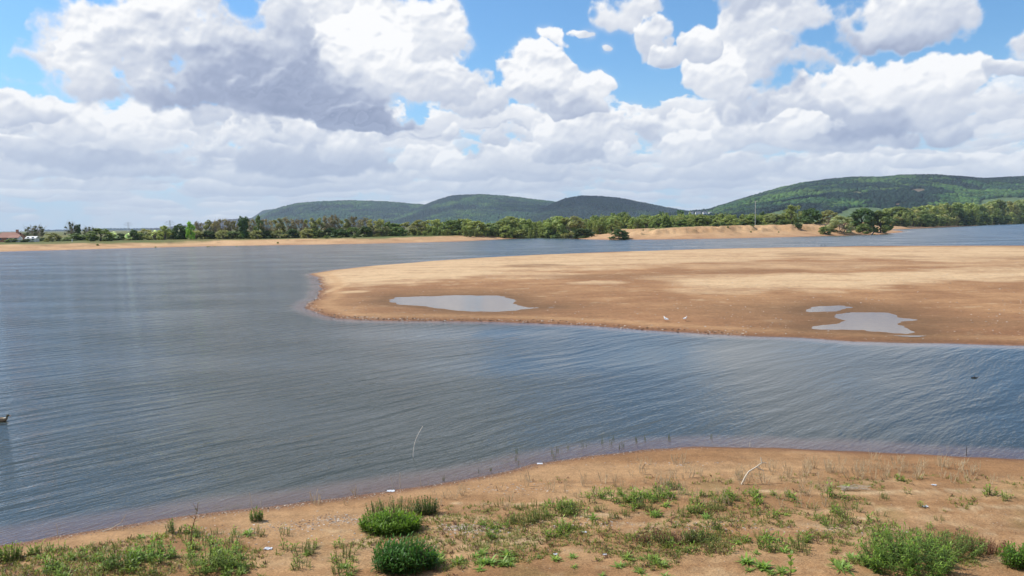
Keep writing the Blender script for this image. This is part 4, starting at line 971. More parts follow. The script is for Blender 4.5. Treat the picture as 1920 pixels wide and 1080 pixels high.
def plant_mesh(seed, **kw):
    r = np.random.default_rng(seed); st_m = kw.pop('stem', 'stem')
    (V_, F_, cc), (Vt, Ft) = stems_plant(r, **kw)
    return mesh_np('leaves', V_, F_, M['weed'], cc), mesh_np('stems', Vt, Ft, M[st_m], None, True)
def place_plant(meshes, x, y, label, cat='weed', name='weed', group=None, sc=1.0, rz=None, z=None, tilt=0.0):
    zg = H1(x, y) if z is None else z
    e_ = empty(name, (x, y, zg - 0.01), random.uniform(0, 6.28) if rz is None else rz, sc)
    obj('leaves', meshes[0], e_); obj('stems', meshes[1], e_)
    return tag(e_, label, cat, group)
def g(px, py, z=0.35):
    for _ in range(3):
        x, y = on_plane(px, py, z); z = H1(x, y)
    return x, y
def m_px(px, py):   # metres per photo pixel there
    x, y = g(px, py); return math.hypot(y, CAMZ) / FPX
# the big clumps
def clump(px, base_py, wpx, hpx, label, seed, nst, lv=11, ll=.16, lw=.030, c0=GR0, c1=GR1, dpt=0.6, name='weed_clump', **kw):
    x, y = g(px, base_py - hpx * 0.28); mp = m_px(px, base_py); hw = wpx * mp / 2; h = hpx * mp * 0.8
    ms = plant_mesh(seed, nst=nst, h=h, spread=hw, lv=lv, ll=ll, lw=lw, c0=c0, c1=c1, foot=(hw * .9, hw * dpt), **kw)
    return place_plant(ms, x, y, label, 'weed clump', name, rz=0.0)
clump(733, 1007, 112, 46, 'bright green dense clump of narrow leaves, upper of the two left of centre', 1, 260, c0=(.07, .15, .02), c1=(.19, .33, .035))
clump(760, 1084, 118, 66, 'dark green dense clump of narrow leaves at the bottom edge left of centre', 2, 280, c0=(.028, .085, .02), c1=(.09, .19, .03), ll=.17)
clump(748, 974, 140, 38, 'looser olive-green clump right behind the bright green one', 3, 110, lv=9, ll=.10, lw=.018, c0=(.09, .12, .03), c1=(.20, .24, .07), dpt=.35)
clump(800, 975, 44, 44, 'darker upright tuft at the right end of the olive-green clump', 4, 60, lv=10, ll=.10, lw=.02, c0=(.04, .08, .02), c1=(.10, .17, .03))
clump(1700, 1090, 150, 90, 'big feathery green bush of weeds at the bottom right', 5, 135, lv=22, ll=.15, lw=.022, c0=(.05, .11, .02), c1=(.20, .33, .05), lean=.6, el=(-10, 45), hv=.35, dpt=.7)
clump(1775, 1050, 120, 50, 'lower sprawling green weeds to the right of the big feathery bush', 6, 120, lv=12, ll=.10, lw=.018, c0=(.07, .13, .025), c1=(.22, .32, .06), lean=.8, dpt=.6, el=(-10, 45))
clump(1655, 1060, 70, 60, 'thin upright weeds to the left of the big feathery bush', 7, 50, lv=12, ll=.09, lw=.016, c0=(.06, .10, .02), c1=(.17, .24, .05))
clump(1912, 1078, 60, 56, 'bright green weed clump cut by the right edge', 8, 90, lv=11, ll=.13, lw=.024, c0=(.06, .13, .02), c1=(.15, .27, .03))
clump(1850, 1040, 90, 28, 'low reddish-brown weed patch between the feathery bush and the right edge', 9, 90, lv=7, ll=.07, lw=.016, c0=(.13, .065, .04), c1=(.24, .13, .07), stem='redstem')
clump(1255, 1022, 150, 24, 'low dark reddish-brown weed patch right of centre near the bottom', 10, 120, lv=7, ll=.07, lw=.016, c0=(.09, .05, .03), c1=(.19, .11, .06), dpt=.3, stem='redstem')
clump(1310, 1024, 66, 30, 'green weed clump at the right end of the dark reddish-brown patch', 11, 60, lv=9, ll=.09, lw=.018, c0=(.05, .09, .02), c1=(.14, .20, .04), dpt=.4)
clump(480, 986, 24, 32, 'single upright bushy weed near the water at the left', 12, 24, lv=11, ll=.11, lw=.022, c0=(.05, .11, .02), c1=(.15, .25, .03))
clump(285, 1062, 84, 46, 'green weed clump at the lower left, left one of a pair', 13, 50, lv=14, ll=.13, lw=.026, c0=(.09, .15, .02), c1=(.25, .37, .06), lean=.5, el=(0, 45), hv=.4)
clump(395, 1090, 90, 74, 'tall green weed clump at the lower left, right one of a pair', 14, 48, lv=16, ll=.14, lw=.024, c0=(.08, .14, .02), c1=(.24, .35, .06), lean=.6, el=(-5, 45), hv=.35)
clump(225, 1076, 60, 40, 'broad-leaved weeds at the bottom left beside the pair of clumps', 15, 40, lv=8, ll=.12, lw=.026, c0=(.07, .12, .02), c1=(.17, .25, .04))
clump(15, 1060, 50, 40, 'bright yellow-green bush at the left edge of the bank', 16, 60, lv=9, ll=.10, lw=.024, c0=(.10, .17, .02), c1=(.26, .36, .05))
clump(324, 1008, 30, 30, 'upright weed with a cast shadow near the left waterline', 17, 16, lv=9, ll=.11, lw=.022)
clump(1250, 922, 60, 20, 'leafy weed tuft near the middle of the green row', 18, 40, lv=7, ll=.08, lw=.018, dpt=.3)
clump(1345, 1002, 14, 32, 'single slender upright weed right of centre', 19, 8, lv=11, ll=.08, lw=.018)
# broad-leaved seedling
def seedling(px, py):
    x, y = g(px, py); r = np.random.default_rng(5); z = H1(x, y); e_ = empty('seedling', (x, y, z), 0.3); tag(e_, 'yellow-green seedling with broad leaves at the bottom edge right of centre', 'seedling')
    for k in range(9):
        t = .25 + .75 * k / 8; a = k * 2.4; el_ = math.radians(20 + 40 * t); L_ = .15 * (1.15 - .5 * t); Wd = .11 * (1.15 - .5 * t)
        d = np.array([math.cos(a) * math.cos(el_), math.sin(a) * math.cos(el_), math.sin(el_)]); s = np.cross(d, (0, 0, 1)); s /= np.linalg.norm(s); b0 = np.array([0, 0, .45 * t])
        pr = [(0.0, .06), (.2, .7), (.45, 1.0), (.7, .8), (.9, .35), (1.0, .0)]; V_ = []
        for q, w_ in pr:
            c_ = b0 + d * L_ * q - np.array([0, 0, 1]) * L_ * .25 * q * q
            V_ += [c_ - s * Wd * .5 * w_ + (0, 0, .008 * w_), c_, c_ + s * Wd * .5 * w_ + (0, 0, .008 * w_)]
        F_ = []
        for q in range(5):
            F_ += [(q * 3, q * 3 + 1, q * 3 + 4, q * 3 + 3), (q * 3 + 1, q * 3 + 2, q * 3 + 5, q * 3 + 4)]
        obj('leaf', mesh_np('leaf', V_, np.array(F_), M['weed'], np.tile(c3(.19, .30, .04), (18, 1)), True), e_)
    v_, f_ = tubes([[np.array([0, 0, -.03]), np.array([.01, 0, .25]), np.array([0, 0, .46])]], [.009], [.005], 6); obj('stem', mesh_np('stem', v_, f_, M['stem'], None, True), e_)
seedling(1482, 1086)
# tall thin flowering stem at the left
def tall_stem():
    x, y = g(352, 1052); z = H1(x, y); e_ = empty('flower_stalk', (x, y, z)); tag(e_, 'tall thin dark flower stalk rising past the waterline at the lower left', 'stalk')
    r = np.random.default_rng(6); mp = math.hypot(y, CAMZ) / FPX; H_ = 105 * mp; p = [np.array([0.28 * t * H_ * .75, 0, H_ * t]) + (0.02 * math.sin(t * 9), 0, 0) for t in np.linspace(0, 1, 8)]
    ps = [p]; 
    for k in range(9):
        b0 = p[2 + k % 5]; ps.append([b0, b0 + np.array([r.uniform(-.12, .12), r.uniform(-.1, .1), r.uniform(.08, .16)])])
    v_, f_ = tubes(ps, [.010] + [.005] * 9, [.005] + [.003] * 9, 5); obj('stem', mesh_np('stem', v_, f_, M['redstem'], None, True), e_)
    n = 46; B_ = np.array([p[0] + (p[-1] - p[0]) * t for t in r.uniform(.1, 1, n)]); a = r.uniform(0, 6.28, n); D_ = np.stack([np.cos(a) * .8, np.sin(a) * .8, np.full(n, .6)], 1)
    v_, f_, cc = blades(B_, D_, r.uniform(.04, .09, n), np.full(n, .018), r.uniform(0, .3, n), np.tile(c3(.12, .12, .04), (n, 1))); obj('leaves', mesh_np('leaves', v_, f_, M['weed'], cc), e_)
tall_stem()
# small weeds, every one an object
SM = [plant_mesh(40 + i, nst=3 + i % 4 * 2, h=.16 + .04 * (i % 3), spread=.10, lv=6, ll=.13, lw=.026, c0=(.09, .16, .025), c1=(.27, .38, .06), el=(10, 50)) for i in range(6)]
SF = [plant_mesh(60 + i, nst=7 + 3 * i, h=.24, spread=.16, lv=8, ll=.07, lw=.014, c0=(.12, .15, .03), c1=(.28, .31, .08), lean=.4) for i in range(4)]
RO = [plant_mesh(80 + i, nst=3, h=.05, spread=.05, lv=9, ll=.20, lw=.034, c0=(.13, .22, .04), c1=(.32, .44, .10), el=(5, 45), droop=(.1, .3)) for i in range(4)]
cl = [  # x0 x1 y0 y1 n kind label group
 (1100, 1500, 926, 944, 66, 'S', 'small green weed in the upper green row right of centre', 'weeds in the upper green row'),
 (1040, 1560, 948, 978, 60, 'M', 'small green weed in the second, thinner green row right of centre', 'weeds in the second green row'),
 (1180, 1600, 1005, 1040, 36, 'M', 'small weed in the third row right of centre', 'weeds in the third row'),
 (880, 1130, 985, 1012, 18, 'S', 'small weed just right of the patch of pale stones', 'weeds near the pale stones'),
 (820, 960, 1038, 1062, 20, 'R', 'light green leafy rosette right of the dark green clump', 'rosettes beside the dark green clump'),
 (860, 1600, 1045, 1085, 30, 'R', 'light green rosette along the bottom edge right of centre', 'rosettes along the bottom edge'),
 (20, 240, 1030, 1085, 34, 'M', 'small weed on the bank at the bottom left corner', 'weeds at the bottom left corner'),
 (240, 560, 1000, 1090, 56, 'M', 'small weed among the clumps at the lower left', 'weeds among the lower left clumps'),
 (560, 700, 1020, 1080, 18, 'M', 'small weed left of the two dense clumps', 'weeds left of the dense clumps'),
 (830, 1060, 945, 985, 18, 'F', 'wispy olive weed right of the olive-green clump', 'wispy weeds right of the olive clump'),
 (1560, 1900, 885, 1010, 30, 'M', 'small scattered weed on the bare bank at the right', 'weeds on the bare right bank'),
]
for (a0, a1, b0, b1, n, kd, lb, gp_) in cl:
    cxs = [random.uniform(a0, a1) for _ in range(max(3, n // 4))]
    for i in range(n):
        px = random.gauss(random.choice(cxs), (a1 - a0) * .05); py = random.uniform(b0, b1); px = min(max(px, a0 - 10), a1 + 10)
        ms = random.choice(SM if kd == 'S' else SF if kd == 'F' else RO if kd == 'R' else SM + SF + RO[:2])
        x, y = g(px, py); place_plant(ms, x, y, lb, group=gp_, sc=random.uniform(.6, 1.35))
# ground cover too small to count
n = 15000
px = rng.uniform(-60, 1980, n); py = 880 + 205 * rng.random(n) ** .75
pts = np.array([on_plane(a, b_, .35) for a, b_ in zip(px, py)]); X, Y = pts[:, 0], pts[:, 1]
d_ = sdf(X, Y, near_poly); dn = fb(X, Y, 1.3, 4, .6, 90) + fb(X, Y, 5, 2, .5, 91) * .5
ok = (d_ > 1.3) & (dn > 0.04 - .10 * (px < 500)); X, Y = X[ok], Y[ok]; Zg = height(X, Y)
Bn = []; nb_ = 6
B_ = np.repeat(np.stack([X, Y, Zg - .005], -1), nb_, 0) + rng.normal(size=(len(X) * nb_, 3)) * (.025, .025, 0)
a = rng.uniform(0, 6.28, len(B_)); e_ = rng.uniform(.25, 1.2, len(B_)); D_ = np.stack([np.cos(a) * np.cos(e_), np.sin(a) * np.cos(e_), np.sin(e_)], 1)
cc = lerp(c3(.12, .16, .03), c3(.34, .36, .10), rng.random(len(B_))); br = rng.random(len(X)) < .22
cc = np.where(np.repeat(br, nb_)[:, None], c3(.17, .10, .06), cc)
v_, f_, cc = blades(B_, D_, rng.uniform(.04, .13, len(B_)), rng.uniform(.011, .022, len(B_)), rng.uniform(0, .3, len(B_)), cc)
tag(obj('ground_cover', mesh_np('ground_cover', v_, f_, M['weed'], cc)), 'tiny seedlings and dry scraps scattered over the near bank', 'ground cover', kind='stuff')
# dry stalk tufts
def tuft(seed):
    r = np.random.default_rng(seed); ps = []
    for k in range(5 + seed % 4):
        a = r.uniform(0, 6.28); b0 = np.array([math.cos(a), math.sin(a), 0]) * r.uniform(0, .10); h = r.uniform(.12, .34)
        t_ = b0 + np.array([math.cos(a) * r.uniform(0, .12), math.sin(a) * .1, h]); ps.append([b0 - (0, 0, .02), (b0 + t_) / 2 + r.normal(size=3) * .01, t_])
        if r.random() < .5: m_ = (b0 + t_) / 2; ps.append([m_, m_ + r.normal(size=3) * .05 + (0, 0, .09)])
    v_, f_ = tubes(ps, [.0065] * len(ps), [.004] * len(ps), 4); return mesh_np('dry_stalks', v_, f_, M['stalk'], None, True)
TU = [tuft(i) for i in range(7)]
sp_ = [(1250, 1330, 868, 905, 8), (1380, 1480, 875, 912, 22), (1500, 1580, 868, 905, 20), (1590, 1740, 862, 900, 44), (1740, 1830, 872, 905, 18), (1120, 1260, 862, 920, 14), (860, 1120, 900, 960, 20), (1180, 1560, 905, 955, 30), (560, 860, 925, 950, 8), (1830, 1910, 880, 910, 4)]
for (a0, a1, b0, b1, n) in sp_:
    for i in range(n):
        x, y = g(random.uniform(a0, a1), random.uniform(b0, b1))
        o = obj('dry_stalk_tuft', random.choice(TU), loc=(x, y, H1(x, y))); o.rotation_euler = (0, 0, random.uniform(0, 6.28)); s_ = random.uniform(.5, 1.15); o.scale = (s_, s_, s_)
        tag(o, 'tuft of pale dry stalks standing on the bare near bank', 'dry stalks', 'tufts of pale dry stalks on the near bank')
# stones, shell grit and strand line
def stones(n, fn, rr, name, label, cols_):
    P_ = fn(n); ok = P_[:, 2] > -.02; P_ = P_[ok]; n = len(P_); R_ = rr[0] + (rr[1] - rr[0]) * rng.random(n) ** 2.2
    V_ = ICO_V[None] * R_[:, None, None] * (1 + (rng.random((n, 12, 1)) - .5) * .5) * np.stack([rng.uniform(.8, 1.5, n), rng.uniform(.7, 1.1, n), rng.uniform(.35, .7, n)], -1)[:, None, :] + P_[:, None, :]
    F_ = ICO_F[None] + (np.arange(n) * 12)[:, None, None]; ci = cols_[rng.integers(0, len(cols_), n)] * rng.uniform(.7, 1.15, (n, 1))
    o = obj(name, mesh_np(name, V_.reshape(-1, 3), F_.reshape(-1, 3), M['stone'], np.repeat(ci, 12, 0)))
    return tag(o, label, 'stones', kind='stuff')
m, b = new_mat('stone'); M['stone'] = finish(m, b, principled(b, attr(b, 'Col'), 0.8, 0.3))
SC = np.array([(.46, .38, .30), (.36, .27, .20), (.55, .49, .42), (.24, .15, .10), (.42, .32, .23)])
def near_px(regs):
    def f(n):
        out = []
        w = np.array([r_[4] for r_ in regs], float); w /= w.sum()
        for k, r_ in enumerate(regs):
            m_ = int(n * w[k]); x = rng.normal(r_[0], r_[2] / 2, m_); y = rng.normal(r_[1], r_[3] / 2, m_)
            out.append(np.array([on_plane(a, b_, .3) for a, b_ in zip(x, y)]).reshape(-1, 2))
        P_ = np.concatenate(out); z = height(P_[:, 0], P_[:, 1]); z = np.where(sdf(P_[:, 0], P_[:, 1], near_poly) < .15, -9, z)
        return np.column_stack([P_, z])
    return f
stones(2600, near_px([(900, 992, 70, 14, 5), (860, 986, 40, 8, 3), (1100, 986, 120, 10, 2), (630, 965, 60, 14, 3), (560, 975, 80, 14, 2), (1300, 1000, 120, 12, 1.5), (960, 905, 120, 12, 2), (1250, 862, 120, 8, 1), (1500, 1010, 200, 14, 1.2), (420, 990, 160, 20, 2), (700, 1000, 60, 20, 1)]), (.008, .030), 'pebbles', 'pale pebbles and shell fragments scattered over the near bank', SC)
shore_t = np.array([on_plane(x, y) for x, y in ((60, 1012), (200, 990), (300, 975), (400, 961), (500, 950), (600, 938), (700, 923), (850, 901), (950, 881), (1000, 869), (1100, 853), (1200, 843), (1300, 838))])
def strand(n):
    t = rng.random(n) * (len(shore_t) - 1); i = t.astype(int); P_ = shore_t[i] + (shore_t[np.minimum(i + 1, len(shore_t) - 1)] - shore_t[i]) * (t - i)[:, None]
    P_ = P_ + rng.normal(size=P_.shape) * (.3, .12) + (0.05, -.28); return np.column_stack([P_, height(P_[:, 0], P_[:, 1])])
stones(2600, strand, (.006, .022), 'strand_line', 'line of pale shell grit and dark scraps along the near waterline', np.concatenate([SC, [(.08, .05, .035)], [(.20, .12, .08)]]))
def barst(n):
    X = rng.uniform(-14, 95, n); Y = 40 + 120 * rng.random(n) ** 2; z = height(X, Y); z = np.where((z > .06) & (sdf(X, Y, bar_poly) > .4) & ((fb(X, Y, 6, 3, .6, 33) > -.05) | (rng.random(n) < .3)), z, -9)
    for pd in PUD: z = np.where(sdf(X, Y, pd) > -.8, -9, z)
    return np.column_stack([X, Y, z])
stones(12000, barst, (.02, .07), 'sandbar_stones', 'pale stones and shells strewn over the sandbar', SC)
def barshore(n):
    bp = np.array(bar_poly[22:]); t = rng.random(n) * (len(bp) - 1); i = t.astype(int); P_ = bp[i] + (bp[i + 1] - bp[i]) * (t - i)[:, None]; P_ = P_ + rng.normal(size=P_.shape) * .35 + (0, .5)
    z = height(P_[:, 0], P_[:, 1]); return np.column_stack([P_, z])
stones(1500, barshore, (.02, .08), 'sandbar_edge_stones', 'dark and pale stones along the edge of the sandbar', np.array([(.10, .06, .04), (.18, .10, .06), (.55, .48, .40)]))

# ------------------------------------------------------------------ single things
def stick(name, pts, r0, r1, mat_, label, cat, loc, branches=()):
    ps = [[np.array(p, float) for p in pts]] + [[np.array(p, float) for p in b_] for b_ in branches]
    v_, f_ = tubes(ps, [r0] + [r0 * .55] * len(branches), [r1] + [r1 * .7] * len(branches), 7)
    return tag(obj(name, mesh_np(name, v_, f_, mat_, None, True), loc=loc), label, cat)
M['bleached'] = simple_mat('bleached_wood', (0.80, 0.74, 0.64), 0.8, 0.12, 14.0)
M['foam'] = simple_mat('white_litter', (0.62, 0.64, 0.68), 0.5, 0.08, 10.0)
x, y = g(1390, 908)
stick('driftwood_branch', [(0, 0, 0), (.10, .02, .20), (.20, .05, .34), (.42, .12, .44), (.58, .2, .52)], .027, .014, M['palewood'], 'pale crooked driftwood branch sticking up from the near bank', 'branch', (x, y, H1(x, y) - .03), [[(.58, .2, .52), (.56, .24, .66)], [(.42, .12, .44), (.60, .1, .34)], [(.58, .2, .52), (.72, .24, .50)]])
x, y = on_plane(776, 858)
ts = np.linspace(0, 1, 14)
stick('curved_reed', [(.30 * t ** 2.4 - .04 * math.sin(math.pi * t), 0, -.25 + 1.22 * t) for t in ts], .014, .007, M['bleached'], 'white curved reed standing in the water left of centre', 'reed', (x, y, 0))
for (px, py, hp_, ln_, lb) in ((737, 916, 24, -.18, 'leaning dry stick at the waterline, left one of the close pair'), (750, 916, 30, .02, 'upright dry stick at the waterline, right one of the close pair'), (789, 913, 18, -.05, 'short dry stick right of the close pair at the waterline'), (803, 911, 10, .1, 'very short dry stick at the waterline, rightmost of four'), (473, 953, 30, -.12, 'thin pale stick at the waterline above the single bushy weed'), (489, 953, 12, .08, 'short pale stick right of the thin one at the left waterline'), (109, 1008, 24, -.06, 'pale stick standing at the far left waterline'), (1406, 838, 10, 0, 'tiny upright stick at the waterline above the driftwood branch'), (1812, 851, 14, 0, 'dark thin stick in the shallows at the right')):
    x, y = g(px, py, 0.0) if False else on_plane(px, py); h = hp_ * math.hypot(y, CAMZ) / FPX
    stick('dry_stick', [(0, 0, -.1), (ln_ * .4 * h, 0, h * .5), (ln_ * h, 0, h)], .011, .006, M['dark'] if 'dark' in lb else M['palewood'], lb, 'stick', (x, y, max(0, H1(x, y))))
x, y = on_plane(165, 1002)
stick('curled_reed', [(0, 0, -.05), (.25, .0, .05), (.5, .05, .1), (.75, .05, .25), (.88, .05, .45)], .010, .005, M['palewood'], 'thin curled reed bending over the shallows at the lower left', 'reed', (x, y, 0))
# bundle of dead twigs
x, y = g(1600, 920); r = np.random.default_rng(9)
ps = [[np.array([-.32, r.uniform(-.1, .1), r.uniform(.02, .08)]) + r.normal(size=3) * .03, np.array([0, 0, .09]) + r.normal(size=3) * .03, np.array([.36, r.uniform(-.1, .1), r.uniform(.02, .10)]) + r.normal(size=3) * .04] for _ in range(12)]
v_, f_ = tubes(ps, [.008] * 12, [.004] * 12, 5); tag(obj('twig_bundle', mesh_np('twig_bundle', v_, f_, M['palewood'], None, True), loc=(x, y, H1(x, y))), 'small heap of pale dead twigs lying on the right half of the near bank', 'twigs')
# litter: crumpled scraps
def scrap(px, py, s_, label, seed, flat=.25, mat_='foam'):
    x, y = g(px, py); r = np.random.default_rng(seed); n = 7; s_ = s_ * .55
    gx, gy = np.meshgrid(np.linspace(-1, 1, n), np.linspace(-1, 1, n)); z = r.random((n, n)) * flat + .05
    V_ = np.stack([gx * s_ * 1.5 * (1 + .2 * r.random((n, n))), gy * s_ * (1 + .2 * r.random((n, n))), z * s_], -1).reshape(-1, 3)
    V2 = V_ - (0, 0, .01); idx = np.arange(n * n).reshape(n, n); q = np.stack([idx[:-1, :-1], idx[:-1, 1:], idx[1:, 1:], idx[1:, :-1]], -1).reshape(-1, 4)
    rim = np.concatenate([idx[0, :], idx[1:, -1], idx[-1, :-1][::-1], idx[1:-1, 0][::-1]]); rr = np.roll(rim, -1)
    sd = np.stack([rim, rim + n * n, rr + n * n, rr], -1)
    return tag(obj('litter_scrap', mesh_np('litter_scrap', np.concatenate([V_, V2]), np.concatenate([q, q[:, ::-1] + n * n, sd]), M[mat_]), loc=(x, y, max(H1(x, y), 0) + .01)), label, 'litter')
scrap(733, 920, .11, 'white plastic scrap at the foot of the close pair of sticks', 1); scrap(1012, 869, .09, 'small white scrap floating at the waterline near the centre', 2)
scrap(1042, 1041, .05, 'small white scrap on the sand below the centre', 3, .8); scrap(1735, 951, .06, 'white scrap beside a tuft on the right half of the bank', 4, .8); scrap(1751, 910, .06, 'white scrap on the sand below the tallest dry stalks', 5, .6); scrap(1134, 1041, .04, 'small bluish scrap in the middle of the near bank', 6, .8)
scrap(503, 1030, .09, 'pale scrap among the weeds at the lower left', 7, .5); scrap(1095, 999, .06, 'pale scrap at the right end of the stony patch', 8, .6)
# floating dark twig at the right
x, y = on_plane(1826, 709)
stick('floating_twig', [(-.10, 0, .01), (0, 0, .03), (.12, 0, .02), (.22, .02, .05)], .035, .012, M['dark'], 'small dark twig floating on the water at the right', 'twig', (x, y, 0), [[(0, 0, .03), (.06, .03, .10)]])
# reed shoots in the shallows
def shoot(seed):
    r = np.random.default_rng(seed); n = 4; a = r.uniform(0, 6.28, n); D_ = np.stack([np.cos(a) * .2, np.sin(a) * .2, np.ones(n)], 1); D_ /= np.linalg.norm(D_, axis=1, keepdims=True)
    v_, f_, cc = blades(np.zeros((n, 3)) + (0, 0, -.1) + r.normal(size=(n, 3)) * (.03, .03, 0), D_, r.uniform(.2, .4, n), np.full(n, .014), r.uniform(0, .1, n), np.tile(c3(.11, .12, .04), (n, 1))); return mesh_np('reed_shoot', v_, f_, M['weed'], cc)
SH_ = [shoot(i) for i in range(3)]
for (px, py) in ((967, 862), (972, 868), (1035, 852), (1040, 858), (1048, 848), (1095, 838), (1100, 836), (1150, 824), (1148, 833), (1195, 828), (1210, 826), (1254, 826), (970, 850), (1128, 832), (898, 886), (921, 882), (832, 900), (1252, 820), (1333, 822), (1168, 838), (1065, 842), (1160, 840)):
    x, y = on_plane(px, py); o = obj('reed_shoot', random.choice(SH_), loc=(x, y, 0)); o.rotation_euler = (0, 0, random.uniform(0, 6)); tag(o, 'thin green reed shoot standing in the pink shallows', 'reed shoot', 'reed shoots in the shallows')

# ------------------------------------------------------------------ birds
def loft(rings, n=14):
    """rings: (x, z, half width, half height); one closed skin along x"""
    V_ = [np.array([rings[0][0], 0, rings[0][1]])]
    for (x_, z_, w_, h_) in rings[1:-1]:
        for k in range(n):
            a = 2 * math.pi * k / n; V_.append(np.array([x_, math.cos(a) * w_, z_ + math.sin(a) * h_]))
    V_.append(np.array([rings[-1][0], 0, rings[-1][1]])); F3, F4 = [], []; m_ = len(rings) - 2
    for k in range(n): F3.append((0, 1 + (k + 1) % n, 1 + k)); F3.append((len(V_) - 1, 1 + (m_ - 1) * n + k, 1 + (m_ - 1) * n + (k + 1) % n))
    for i in range(m_ - 1):
        for k in range(n): F4.append((1 + i * n + k, 1 + i * n + (k + 1) % n, 1 + (i + 1) * n + (k + 1) % n, 1 + (i + 1) * n + k))
    return np.array(V_), [np.array(F3), np.array(F4)]
m, b = new_mat('feathers'); M['feather'] = finish(m, b, principled(b, attr(b, 'Col'), 0.65, 0.2))
M['bill'] = simple_mat('orange_bill', (0.55, 0.22, 0.06), 0.5, 0.1, 10)
M['legs'] = simple_mat('red_legs', (0.35, 0.12, 0.07), 0.6, 0.1, 10)
# body + S-neck + head as one skin: lofted along a bent spine
def bird_skin(spine, n=14):
    V_, F3, F4 = [], [], []; S_ = [np.array(s[:2], float) for s in spine]
    for i, s in enumerate(spine):
        t = S_[min(i + 1, len(S_) - 1)] - S_[max(i - 1, 0)]; t = t / (np.linalg.norm(t) + 1e-9); nrm = np.array([-t[1], t[0]])
        for k in range(n):
            a = 2 * math.pi * k / n; o2 = nrm * math.sin(a) * s[3]; V_.append((s[0] + o2[0], math.cos(a) * s[2], s[1] + o2[1]))
    for i in range(len(spine) - 1):
        for k in range(n): F4.append((i * n + k, i * n + (k + 1) % n, (i + 1) * n + (k + 1) % n, (i + 1) * n + k))
    b0 = len(V_); V_.append((spine[0][0], 0, spine[0][1])); V_.append((spine[-1][0], 0, spine[-1][1])); q = (len(spine) - 1) * n
    for k in range(n): F3.append((b0, (k + 1) % n, k)); F3.append((b0 + 1, q + k, q + (k + 1) % n))
    return np.array(V_), [np.array(F3), np.array(F4)]
def gull(px, py, rz, label):
    x, y = on_plane(px, py, .3); z = H1(x, y); e_ = empty('gull', (x, y, z), rz, 1.0); tag(e_, label, 'gull', 'gulls standing on the sandbar')
    sp_ = [(-.24, .17, .006, .004), (-.17, .185, .035, .025), (-.08, .19, .062, .055), (.02, .195, .075, .072), (.10, .215, .066, .066), (.145, .26, .042, .042), (.16, .305, .034, .034), (.175, .335, .036, .036), (.20, .345, .030, .028), (.222, .343, .014, .012)]
    v_, f_ = bird_skin(sp_); obj('body', mesh_np('body', v_, f_, M['feather'], np.tile(c3(.85, .85, .84), (len(v_), 1)), True), e_)
    for s in (-1, 1):
        W_ = np.array([(.09, .072 * s, .245), (.0, .088 * s, .25), (-.12, .066 * s, .222), (-.27, .012 * s, .195), (-.14, .070 * s, .165), (.0, .086 * s, .165), (.08, .078 * s, .19)])
        V_ = np.concatenate([W_, W_ + (0, -.012 * s, 0)]); F_ = [np.array([(0, 1, 5, 6), (1, 2, 4, 5), (13, 12, 8, 7), (12, 11, 9, 8)]), np.array([(2, 3, 4), (11, 10, 9)]), np.array([(i, (i + 1) % 7, (i + 1) % 7 + 7, i + 7) for i in range(7)])]
        obj('wing', mesh_np('wing', V_, F_, M['feather'], np.tile(c3(.42, .45, .50), (14, 1)), True), e_)
        lv, lf = tubes([[np.array([.0, .025 * s, .13]), np.array([.005, .025 * s, .07]), np.array([.0, .025 * s, 0])], [np.array([0, .025 * s, .004]), np.array([.05, .035 * s, .003])], [np.array([0, .025 * s, .004]), np.array([.05, .012 * s, .003])]], [.006] * 3, [.005] * 3, 6)
        obj('leg', mesh_np('leg', lv, lf, M['legs'], None, True), e_)
        ev, ef = loft([(.190, .35, 0, 0), (.194, .35, .004, .004), (.198, .35, 0, 0)], 8); ev[:, 1] += .029 * s; obj('eye', mesh_np('eye', ev, ef, M['dark'], None, True), e_)
    bv, bf = loft([(.215, .343, 0, 0), (.222, .343, .010, .009), (.255, .338, .006, .006), (.272, .330, 0, 0)], 8); obj('bill', mesh_np('bill', bv, bf, M['bill'], None, True), e_)
gull(1249, 600.5, 2.2, 'white gull standing on the sandbar, left one of two'); gull(1284.5, 600, -1.2, 'white gull standing on the sandbar, right one of two')
def dark_bird(px, py, Y0, rz, label, s_=1.0):
    x, y = on_plane(px, py, .25); z = max(H1(x, y), 0); e_ = empty('wading_bird', (x, y, z), rz, s_); tag(e_, label, 'bird')
    sp_ = [(-.26, .34, .006, .004), (-.16, .38, .045, .03), (-.02, .42, .085, .07), (.08, .48, .075, .07), (.12, .58, .04, .04), (.125, .68, .03, .03), (.14, .76, .034, .034), (.18, .785, .03, .028), (.21, .78, .012, .012)]
    v_, f_ = bird_skin(sp_); obj('body', mesh_np('body', v_, f_, M['feather'], np.tile(c3(.03, .03, .035), (len(v_), 1)), True), e_)
    bv, bf = loft([(.20, .78, 0, 0), (.21, .78, .010, .009), (.27, .775, .006, .006), (.29, .77, 0, 0)], 8); obj('bill', mesh_np('bill', bv, bf, M['dark'], None, True), e_)
    for s in (-1, 1):
        lv, lf = tubes([[np.array([.0, .04 * s, .38]), np.array([.0, .04 * s, 0])], [np.array([0, .04 * s, .006]), np.array([.09, .05 * s, .005])]], [.012] * 2, [.01] * 2, 6); obj('leg', mesh_np('leg', lv, lf, M['dark'], None, True), e_)
dark_bird(1540, 464.2, 0, 0.4, 'dark bird standing on the far edge of the sandbar, left one of two'); dark_bird(1546.5, 464.2, 0, 3.0, 'dark bird standing on the far edge of the sandbar, right one of two')
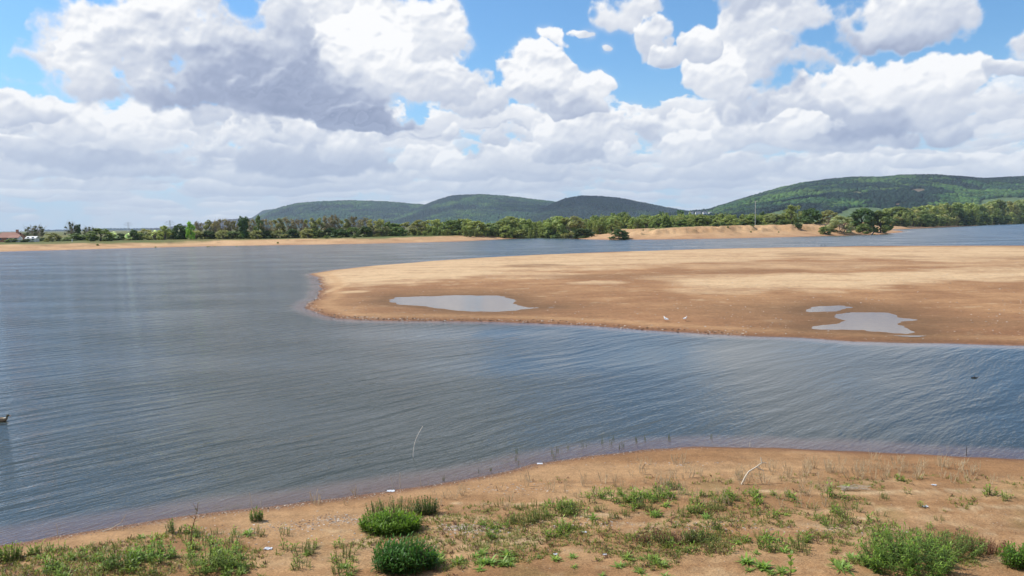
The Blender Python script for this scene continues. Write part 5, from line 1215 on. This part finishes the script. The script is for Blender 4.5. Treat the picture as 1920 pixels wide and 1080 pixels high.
# duck, swimming in from the left edge
x, y = on_plane(3, 790); e_ = empty('duck', (x, y, 0), 0.12); tag(e_, 'brown duck swimming at the left edge of the picture', 'duck')
sp_ = [(-.30, .10, .010, .006), (-.24, .085, .05, .03), (-.12, .06, .095, .07), (.02, .055, .105, .08), (.13, .07, .085, .075), (.185, .12, .045, .045), (.20, .17, .036, .036), (.215, .21, .040, .040), (.25, .215, .036, .034), (.275, .205, .022, .020)]
v_, f_ = bird_skin(sp_); t = v_[:, 0]; cc = np.where((v_[:, 2] > .15)[:, None], c3(.10, .09, .05), c3(.24, .17, .10)) * np.random.default_rng(3).uniform(.7, 1.3, (len(v_), 1))
cc = np.where(((v_[:, 2] > .13) & (v_[:, 2] < .16) & (t > .1))[:, None], c3(.6, .58, .5), cc)
obj('body', mesh_np('body', v_, f_, M['feather'], cc, True), e_)
bv, bf = loft([(.265, .20, 0, 0), (.275, .20, .020, .012), (.32, .185, .022, .007), (.338, .182, 0, 0)], 10); obj('bill', mesh_np('bill', bv, bf, M['bill'], None, True), e_)
for s in (-1, 1):
    W_ = np.array([(.10, .085 * s, .12), (.0, .105 * s, .135), (-.14, .085 * s, .13), (-.27, .03 * s, .115), (-.14, .10 * s, .06), (.0, .112 * s, .055), (.09, .092 * s, .07)]); V_ = np.concatenate([W_, W_ + (0, -.012 * s, 0)])
    F_ = [np.array([(0, 1, 5, 6), (1, 2, 4, 5), (13, 12, 8, 7), (12, 11, 9, 8)]), np.array([(2, 3, 4), (11, 10, 9)]), np.array([(i, (i + 1) % 7, (i + 1) % 7 + 7, i + 7) for i in range(7)])]
    obj('wing', mesh_np('wing', V_, F_, M['feather'], np.tile(c3(.30, .23, .15), (14, 1)), True), e_)
# two white swans far off on the right
for px, py, lb in ((1851, 421.5, 'tiny white swan near the far right shore, left one of two'), (1873.5, 420.8, 'tiny white swan near the far right shore, right one of two')):
    x, y = on_plane(px, py + .6); e_ = empty('swan', (x, y, 0), math.pi, 1.25); tag(e_, lb, 'swan')
    sp_ = [(-.55, .30, .02, .02), (-.38, .24, .14, .10), (-.1, .20, .24, .20), (.2, .22, .22, .19), (.36, .34, .10, .10), (.36, .55, .055, .055), (.34, .78, .05, .05), (.40, .95, .055, .055), (.50, .93, .05, .045), (.56, .89, .02, .02)]
    v_, f_ = bird_skin(sp_); obj('body', mesh_np('body', v_, f_, M['feather'], np.tile(c3(.88, .88, .86), (len(v_), 1)), True), e_)
    bv, bf = loft([(.54, .90, 0, 0), (.56, .89, .025, .022), (.66, .85, .02, .012), (.70, .84, 0, 0)], 8); obj('bill', mesh_np('bill', bv, bf, M['bill'], None, True), e_)
